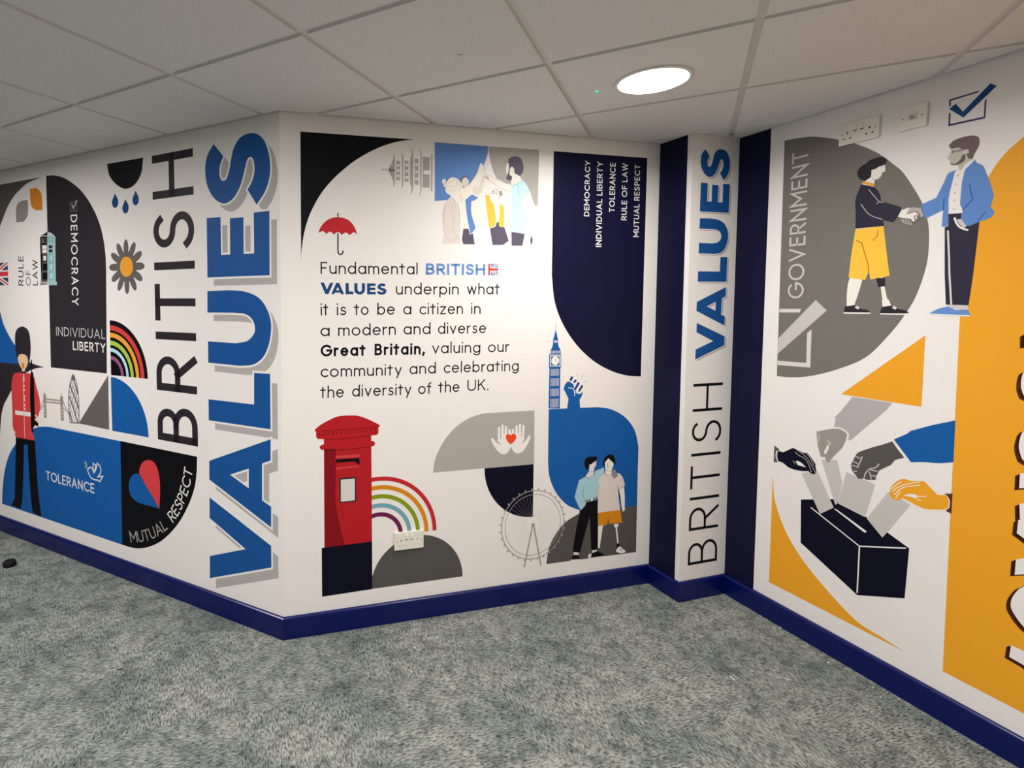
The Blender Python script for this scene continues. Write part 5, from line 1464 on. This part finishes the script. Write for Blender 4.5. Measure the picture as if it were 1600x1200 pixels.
# ballot papers, box and voting hands
g = Graphic('ballot_box', 'black ballot box with a white slot and white edge lines', 'ballot box', W, [(613.3,304.6)][0])
g.part('box', 'night', 2, poly([(371,631.1),(506.5,681.8),(631.3,652.1),(706.4,619),(776.9,588),(771.1,387.7),(611.7,314.3),(377.7,433.3)]))
g.part('edge_lines', 'paper_white', 3, lines(5, [(414.7,611.1),(611.3,521.8),(766.7,584.1)], [(611.3,521.8),(611.3,323.2)]))
g.part('slot', 'paper_white', 3, poly([(509.1,640.6),(516.9,642.9),(631.6,595.5),(634.1,591.6),(629.1,586.8),(623.3,587.7)]), 'white slot')
for s, a in (('held by the black hand', [(368.1,751.8),(434.6,785.3),(508,645.4),(454.1,596.3)]), ('held by the light grey hand', [(450.7,836.6),(512.7,854.7),(536.7,765.2),(530.8,721.7),(519.8,664.9),(513.1,660.3)]),
             ('below the dark grey fist', [(550,814.2),(655.5,796.5),(626.4,650.2),(522.1,669.9),(533.1,719.1)]), ('held by the orange hand', [(701,782.9),(773.3,756.8),(704.1,619.6),(689,592.1),(632.3,647.5)])):
    single('ballot_paper', 'grey ballot paper %s above the ballot box' % s, 'ballot paper', W, 'light_grey', 4, poly(a), 'ballot papers')
g = Graphic('hand', 'black hand with a grey cuff dropping a ballot paper', 'hand', W, [(326.4,732.2)][0])
g.part('cuff', 'dark_grey', 5, poly([(239.1,845.6),(264,832.1),(256.3,822),(252.6,799.1),(258.5,768.9),(238.9,765)]))
g.part('trim', 'paper_white', 6, line([(253.2,824.2),(249.2,798.1,1),(258.3,772.5)], 5))
g.part('skin', 'night', 6, poly([(258.5,824.9),(282.5,824.6),(325.7,856.8),(339.9,855),(373.3,846.9),(391.6,850.4),(408.2,834.4,1),(429,808),(425.7,804.4),(432.1,780.9),(427.5,776.2),(427.9,765.6),(417.2,764.3),(410.1,763.6),(397.4,771.2),(372.6,763.3,1),(338.4,758.9,1),(309.8,760.5),(282.3,775),(258.9,776.6),(254.9,799.7,1)]))
g.part('finger_gap', 'paper_white', 7, poly([(340.6,800.5),(353.9,803.3),(371.2,797.3),(387.5,784.1),(365.3,784.5),(350.8,784.1)]))
g.part('finger_lines', 'mid_grey', 7, lines(3, [(336.8,840.8),(352.8,830.7,1),(380.7,822.1,1),(398.2,801,1),(411.4,770.1)], [(341.1,853.5),(365,844.1,1),(390.9,827.3,1),(409.5,802.2,1),(426.9,776)], [(385.8,848.8),(403.1,832.9,1),(420.8,801.2)], [(328.1,798),(340.6,786)]))
g = Graphic('hand', 'light grey hand in a pale sleeve hanging from behind the orange triangle', 'hand', W, [(479,831.5)][0])
g.part('sleeve', 'shade_grey', 2, poly([(559.3,1135.2),(699.3,1135.7),(681.6,1104.4),(559.9,951.3),(545,950.2),(550.5,973.9,1),(526.6,990.1,1),(493.6,990.6),(499.6,1028.1),(494.8,1034.8),(523.1,1074.2,1)]))
g.part('trim', 'paper_white', 6, line([(492.9,988.5),(516.6,993.2,1),(541.6,984,1),(550.6,971.2),(547.9,950.1)], 7))
g.part('skin', 'ash', 5, poly([(425.1,956.2),(456.3,970.7),(491.8,986),(516.7,989.7,1),(536.7,984.2,1),(547.4,973.2),(541.3,944.4),(530,911.3),(501.6,871.6),(479,832.3),(467.5,840.8),(464.3,854),(447.7,849.3),(433.7,891.1),(427.6,929.6)]))
g.part('finger_gap', 'paper_white', 6, poly([(474.8,914.7),(478.9,897.5),(468.4,869.3),(462,866.1),(459.7,878.2)]))
g.part('finger_lines', 'stone', 6, lines(5, [(470.9,933.4),(476.6,919.4),(483.6,907.2)], [(437.4,949.2),(435.4,914.4)], [(483.5,926.8),(482.8,907)]))
g = Graphic('hand', 'dark grey fist in a blue sleeve reaching in from the orange panel', 'hand', W, [(624.2,803.9)][0])
g.part('sleeve', 'royal', 4, poly([(709.7,993.6),(750,1024.8),(762.9,1040.4),(822.5,1074.7),(890,1108.3),(891.3,956.6),(849.3,940.7,1),(807.3,932.4,1),(768.1,920.3)]), 'royal blue sleeve')
g.part('trim', 'paper_white', 6, line([(707,990.1),(730,957.8),(761.5,917.5)], 6))
g.part('skin', 'dark_grey', 5, poly([(705.3,984.8),(725.4,956.5),(747.2,932.1),(717.8,914.6),(704.6,890.7),(667.2,857.5),(663.3,846.1),(658.4,832.8),(656.6,816),(644.2,811.1,1),(624.1,805.4),(614.1,809),(608.6,804.2,1),(595.6,801.2,1),(587.3,810),(572,825),(565.6,849),(581.1,893.1),(593.6,911.6,1),(643.5,946),(672.6,962.5)]))
g.part('finger_lines', 'light_grey', 6, lines(4, [(606,897.1),(599.2,871.1),(589.9,842.7)], [(572.9,867),(594.4,861.2)], [(568.3,848.3),(590.5,848.6)], [(581.3,890.1),(599.9,886.3)], [(575.5,824.5),(589.1,830.3)], [(666.1,883.5),(654.5,865.3,1),(632.4,851.2,1),(619.2,829.2),(616.2,810.3)], [(635,850.5),(662.5,851.7)], [(632.8,842.4),(637.2,828.9),(658.5,829.9)], [(637.2,828.9),(641.7,812.6)]) + poly([(590.6,856.5),(599.4,868.1),(593.8,845.3)]))
g = Graphic('hand', 'orange hand with a brown cuff dropping a ballot paper', 'hand', W, [(805.6,749.8)][0])
g.part('cuff', 'brown', 4, poly([(871.7,834.9),(893.8,843.1),(894.3,769),(878.4,772.5),(886.2,793.1),(885.1,817.4)]))
g.part('skin', 'orange', 6, poly([(709.1,804.9),(722.9,827.4,1),(742,846.9,1),(752.6,849.9),(770.3,848.5),(800.9,856.5),(811.7,861.1),(828.3,845.4,1),(852.1,823.8),(875.8,830.6),(884.4,815.1,1),(884.8,788.4),(873.5,776.2),(822.1,758.7,1),(796.6,761.1),(748.7,773.9),(733.1,759.4,1),(716.6,759.5,1),(705.8,774.6)]))
g.part('outline', 'bone', 5, line([(875,830.7),(884.7,815.2,1),(885.2,789.6),(874.3,775.1),(822.2,756.2,1),(796.7,758.3),(747,772)], 5))
g.part('finger_gap', 'paper_white', 7, poly([(750.1,783.7),(767.2,797.4),(787.9,802.6),(795.4,795.5),(789.4,786.9),(772.9,787.5)]))
g.part('finger_lines', 'bone', 7, lines(3, [(713.6,787.4),(736.1,815.2,1),(767.2,837.7,1),(796.9,852.4)], [(720.5,777.6),(741,806.9,1),(759.1,823,1),(799.9,841.2)], [(711.3,797.8),(726.9,819.8),(742.4,836.1)], [(796.7,797.1),(820,806.1)], [(726.5,764.2),(730.5,778.9),(740.6,795.8)], [(790.5,783),(804.9,786.1)]))

# the handshake
g = Graphic('person', 'woman in a navy jumper and yellow shorts with a prosthetic leg shaking hands', 'person', W, [(609.6,1477.7)][0])
JUMPER = [(554.6,2010.2),(601,1990.2),(616.3,1969.1,1),(626,1945.4),(626.6,1929.4)] + [(694.5,1894.9),(695.5,1881.8),(685.8,1859.6),(672.5,1838.6),(637.5,1853.4),(642.4,1829.7),(540.4,1831.2),(539.5,1892.8)] + [(535.4,1936.6),(538.3,1963.5,1),(547.4,1989,1)]
SHORTS = [(541,1828.5),(639.6,1830.1),(647.3,1776.5),(668.4,1632.3)] + [(603.9,1620.4),(597,1656),(585.4,1618.7),(523.9,1631.2),(529.7,1720.3)]
g.part('body', 'cream', 3, polys(JUMPER, SHORTS, [(588.5,2055.6),(590.1,2061.9,1),(595,2062.3,1),(600,2058.5),(615,2067.1),(634.8,2068.4),(637.1,2044.6),(627.5,2041.3),(624.2,2031.1,1),(617,2021.7,1),(607.5,2018.7,1),(601.7,2018.8),(601.3,2005.6),(568.3,2019.8),(588.5,2032.3),(588.9,2045.5)], [(685.4,1858.4),(696.1,1882.5),(721,1889.4),(724.3,1882.9),(749.8,1860.9),(748.7,1842.1),(737.4,1830.5),(726,1844.1),(696.4,1851.5)],
       [(533,1643.3),(570.9,1636.4),(575,1620.1),(564.4,1571.2,1),(549.2,1512.6),(521.7,1511.5),(520.3,1555.7,1),(522.7,1603.8,1)], [(632.7,1636.4),(646.7,1638.3),(653.6,1590.1),(664.2,1542.2),(648.9,1537.1)], [(646.7,1538.1),(669.9,1538.7),(679.4,1514.7),(650.1,1510.3)]), None, None, True)
g.part('hair', 'charcoal', 4, poly([(640.9,2088.2),(630.7,2098.3,1),(619.2,2103.3,1),(596.2,2102.9,1),(578.8,2099,1),(565.3,2088.8,1),(549.6,2081.3,1),(539.1,2065.6,1),(539.4,2049.7,1),(549.7,2031.1,1),(568.2,2020.5),(583.7,2028.8),(589.3,2045.4),(587.3,2059.2),(599.9,2060.3),(615,2067.1),(637.4,2073.8)]))
g.part('collar', 'gold', 5, poly([(560.6,2021.4),(602.4,2002.8),(601,1990.9),(559.8,2011)]), 'orange collar')
t = g.part('jumper', 'indigo', 4, poly(JUMPER), 'navy jumper')
g.part('jumper_lines', 'mid_grey', 5, lines(3.2, [(581.7,1983.5),(621,1927.5),(611.7,1920.3)], [(621,1927.5),(634.5,1921.9)], [(556,1930.5),(581.8,1890.2,1),(601.6,1873.2,1),(635.2,1856.2)]), None, t)
t = g.part('shorts', 'amber', 4, poly(SHORTS), 'yellow shorts')
g.part('short_lines', 'line_brown', 5, lines(3, [(544.8,1783.5),(566.3,1771.6),(573,1748.2),(592.9,1682),(596.5,1650.8)], [(622.2,1814.6),(619.4,1792.2,1),(603.5,1776.1)]), None, t)
g.part('leg_sleeve', 'charcoal', 5, poly([(623.3,1624),(653.3,1625.9),(656.5,1592.6),(632.6,1588.8)]), 'dark prosthetic socket')
for a, b, c_ in (([(515.7,1510.1),(549.1,1516.3),(571.9,1502.9,1),(599.7,1496.1,1),(609.6,1486.7),(511.2,1484.4)], [(511.1,1485.8),(609.6,1487),(609.8,1481.3),(510.9,1479.8)], [(559.3,1514.6),(571.7,1506.9),(564.6,1498.8),(551.8,1506.6)]),
                 ([(647.9,1510.2),(679.8,1515.9),(705.3,1503.1,1),(728,1496.9,1),(737.5,1488),(642.4,1485.7)], [(642,1485.2),(740.2,1485.7),(740.4,1480.8),(642.7,1480.6)], [(688.2,1515.3),(699.4,1507.5),(692,1499.9),(681.2,1507.7)])):
    s_ = g.part('shoe', 'charcoal', 4, poly(a))
    g.part('sole', 'paper_white', 5, poly(b), None, s_)
    g.part('strap', 'silver', 5, poly(c_), None, s_)
g.part('face_line', 'stone', 5, lines(2, [(620.9,2063.6),(632.2,2063.1)], [(591.7,2026),(601.7,2019.5,1),(611.4,2018.1,1),(621.6,2025.1)], [(619.1,2038.8),(626.7,2038.9)]))

g = Graphic('person', 'bearded man in a blue jacket and dark trousers shaking hands', 'person', W, [(884.4,1512.5)][0])
g.part('body', 'stone', 4, polys([(835.8,2078),(857.7,2077.8),(868.5,2066),(883.2,2061.1),(882.2,2044.8),(895.5,2028.3),(873.4,2013.8),(871.3,2002.1),(863,1995.1),(855.4,2018.1),(837.4,2021),(831.8,2039.5),(825.6,2046.9),(833.8,2061.6)]))
g.part('clasped_hand', 'shade_grey', 6, polys([(713.6,1866.9),(719.3,1882.4,1),(731.4,1887.7,1),(755.7,1881.4),(766,1851.4),(757.4,1843.2),(752.8,1858.1,1),(741.6,1870.5,1),(726.8,1869.7,1)], [(696.7,1853.1),(728.9,1844.4),(734,1826.9),(728.3,1822.9,1),(707.5,1830.5),(696.9,1839.7)]), 'grey clasping hand')
g.part('finger_lines', 'brown_grey', 7, lines(3, [(713.6,1865.9),(726.9,1868.7,1),(741.6,1870.5,1),(752.8,1858.1,1),(756.4,1843.4)], [(702.5,1850.6),(700,1838)], [(709.7,1848.1),(708.4,1832)], [(716.9,1846.1),(716.1,1827.9)], [(724,1844.4),(724.8,1825)], [(737.3,1855.7),(742,1838.3)], [(744,1859.4),(748.6,1844.5)], [(685.8,1858.4),(696.4,1851.5),(726,1844.1),(733.6,1827.4),(748.7,1842.1),(764,1844.6)]))
g.part('pocket_hand', 'gull', 5, poly([(862,1823.7),(873.2,1824.8),(890.3,1797.5),(882.8,1790.2),(869.7,1806.9,1)]), 'hand in pocket')
g.part('hair', 'hair_brown', 5, poly([(827.6,2090.8),(840.8,2104.7,1),(861.4,2110.1,1),(888.6,2109.4,1),(905.2,2100.9,1),(910.9,2085.2,1),(908.5,2064.2,1),(899.8,2044.7,1),(895.6,2027.8),(883.7,2031.2),(878.7,2047.9),(884.4,2053),(883.2,2061.1),(872,2064),(865,2068.1),(855.9,2078.2),(835.3,2077.5)]))
g.part('ear', 'gull', 6, dot([(876.6,2057.3)][0], 8, 8))
g.part('beard', 'brown_grey', 5, poly([(833.5,2028.9),(847.9,2021.6),(861.4,2031.8,1),(867.6,2048.5),(876.1,2048.6),(873.7,2027,1),(856.9,2017.3,1),(842.8,2018.4,1)]))
g.part('glasses', 'brown_grey', 6, lines(3.5, [(840.5,2070.7),(840.7,2066.6),(867.2,2064.6)], [(840.7,2066.6),(840.1,2061.1)]))
t = g.part('shirt', 'paper_white', 3, poly([(853.3,1999.5),(858.5,1999.5),(863.9,1994.9),(874.5,2006.9),(900,2022.8),(903.5,2017.6),(876.8,1995.3),(870.1,1952.3),(868.4,1874.4)] + [(869.3,1874.2),(877.6,1852.8),(874.9,1844.3),(838,1846.9),(837,1888.7)] + [(838.2,1922.6),(849.2,1992.6)]), 'white shirt')
g.part('buttons', 'light_grey', 4, [q for a in [(858.9,1979.2),(853.8,1948.9),(852.5,1918.8),(852.8,1892.8)] + [(852.4,1862.4)] for q in dot(a, 3.2)], None, t)
t = g.part('jacket', 'denim', 5, polys([(900.7,2025.3),(906.2,2012.6),(923.3,1997.6,1),(930.6,1978.7),(943.7,1937.1,1),(955.5,1892)] + [(949,1854.5),(959.7,1833.5),(950.6,1817.6,1),(923.5,1808.4),(897.5,1796.5),(891.5,1798.4),(874.2,1822),(873.8,1837.7),(877.6,1852.8),(869.3,1874.2)] + [(868.4,1874.4),(870.1,1952.3),(876.8,1995.3),(899.5,2020.7)],
       [(854.5,2000.4),(831.6,1992,1),(821.9,1966.8),(800.7,1911.2),(758,1894)] + [(757.2,1891.8),(765.3,1858.6),(772.9,1839.1),(822.4,1862.6),(820.9,1804.2),(839,1802.5),(835.9,1902.6)] + [(838.2,1922.6),(849.2,1992.6)]), 'blue jacket')
g.part('jacket_lines', 'deep_blue', 6, lines(2.4, [(891,1941.4),(897.8,1902.6),(901.6,1893.1)], [(903.3,1890.6),(876.2,1853)], [(936.8,1839.1),(919.3,1811.2)], [(823.8,1904.7),(822.9,1862.5)]), None, t)
t = g.part('trousers', 'indigo', 4, poly([(829.6,1800.8),(839.9,1802.4),(838,1846.9),(874.9,1844.3),(874.2,1822),(892.3,1798.3),(922.7,1808.1),(919.1,1723.4,1),(914.4,1624.2)] + [(907.2,1519.5),(845.2,1521.2)] + [(837.2,1627.6)]), 'dark trousers')
g.part('stripe', 'silver', 5, line([(839.2,1787.7),(846.4,1695.9),(850.3,1631.6)] + [(860.5,1521.3)], 5.5), 'white side stripe', t)
g.part('pocket_edge', 'paper_white', 6, line([(855.5,1831.8),(862.6,1810.1,1),(873.7,1794,1),(894.7,1781.8)], 6), None, t)
g.part('ankles', 'gull', 3, poly([(851.2,1521.3),(904.7,1520),(906.3,1503.8),(849.3,1508.9)]))
for lay_, a, b in ((5, [(796.2,1487.3),(825.2,1506.7),(849.1,1514.5),(868.4,1506.2),(864.6,1486.5)], [(795.2,1487.9),(864.6,1486.5),(864.7,1482.9),(798.9,1482.3)]), (7, [(818.7,1486.6),(854.3,1504.7),(877.9,1502.7),(906.3,1504.4),(913.9,1484.3)], [(817.7,1486.6),(913.9,1484.9),(913.2,1480.7),(826.4,1479.3)])):
    s_ = g.part('shoe', 'sky', lay_, poly(a), 'blue shoe')
    g.part('sole', 'paper_white', lay_ + 1, poly(b), None, s_)

# white capitals that the photo cuts off at its right edge, with their printed brown shadow
g = Graphic('lettering', 'white capitals with brown shadow cut off by the right edge of the photo', 'lettering', W, [(1097.1,334.3)][0])
LT = [[(1064.7,388.5),(1094.7,387.1),(1127.5,384.3),(1130,329.8),(1096.8,340.6),(1062,346.4)], [(1085.1,600.6),(1072.9,583.3,1),(1059.5,546,1),(1059.1,512.9,1),(1075.5,484,1),(1091.2,466.2),(1124.8,443.9),(1154.9,473.3),(1140.3,642.7),(1105.8,624.8)], [(1062.9,679.8),(1112.3,718.1),(1115,658.7),(1062.2,628.3)], [(1062.5,813.7),(1075,824.1),(1137.3,859.3),(1142.9,737.5),(1100.4,744.4),(1060.8,768.8)], [(1062.7,867.5),(1134.8,915),(1137.2,861.8),(1066,817.8)],
      [(1059.2,968.1),(1130.5,1008.6),(1132.9,955.5),(1059.6,919)], [(1062,1111.4),(1056.1,1095.2,1),(1052.6,1057,1),(1060.5,1021.9,1),(1066.4,1013),(1099.7,996.6),(1129.9,1021.3),(1118.3,1125.8),(1090.1,1129.6)], [(1053.2,1304.9),(1049,1284.4,1),(1049,1252.7,1),(1056.8,1225),(1090.1,1207.5),(1120.2,1233.5),(1110,1308.2),(1081.7,1314.8)], [(1049.5,1428.8),(1110.6,1445.1),(1112.4,1404.9),(1051.2,1389.7)]]
dv = [(1062.9,679.8),(1052,669.2)]
ds = (dv[1][0] - dv[0][0], dv[1][1] - dv[0][1])
for a in LT:
    r = poly(a)
    lt = g.part('letter', 'paper_white', 4, r)
    ps = [shifted(r, ds[0] * k / 4, ds[1] * k / 4)[0] for k in (1, 2, 3, 4)]
    g.part('drop_shadow', 'brown', 2, ps, 'brown printed shadow', lt)
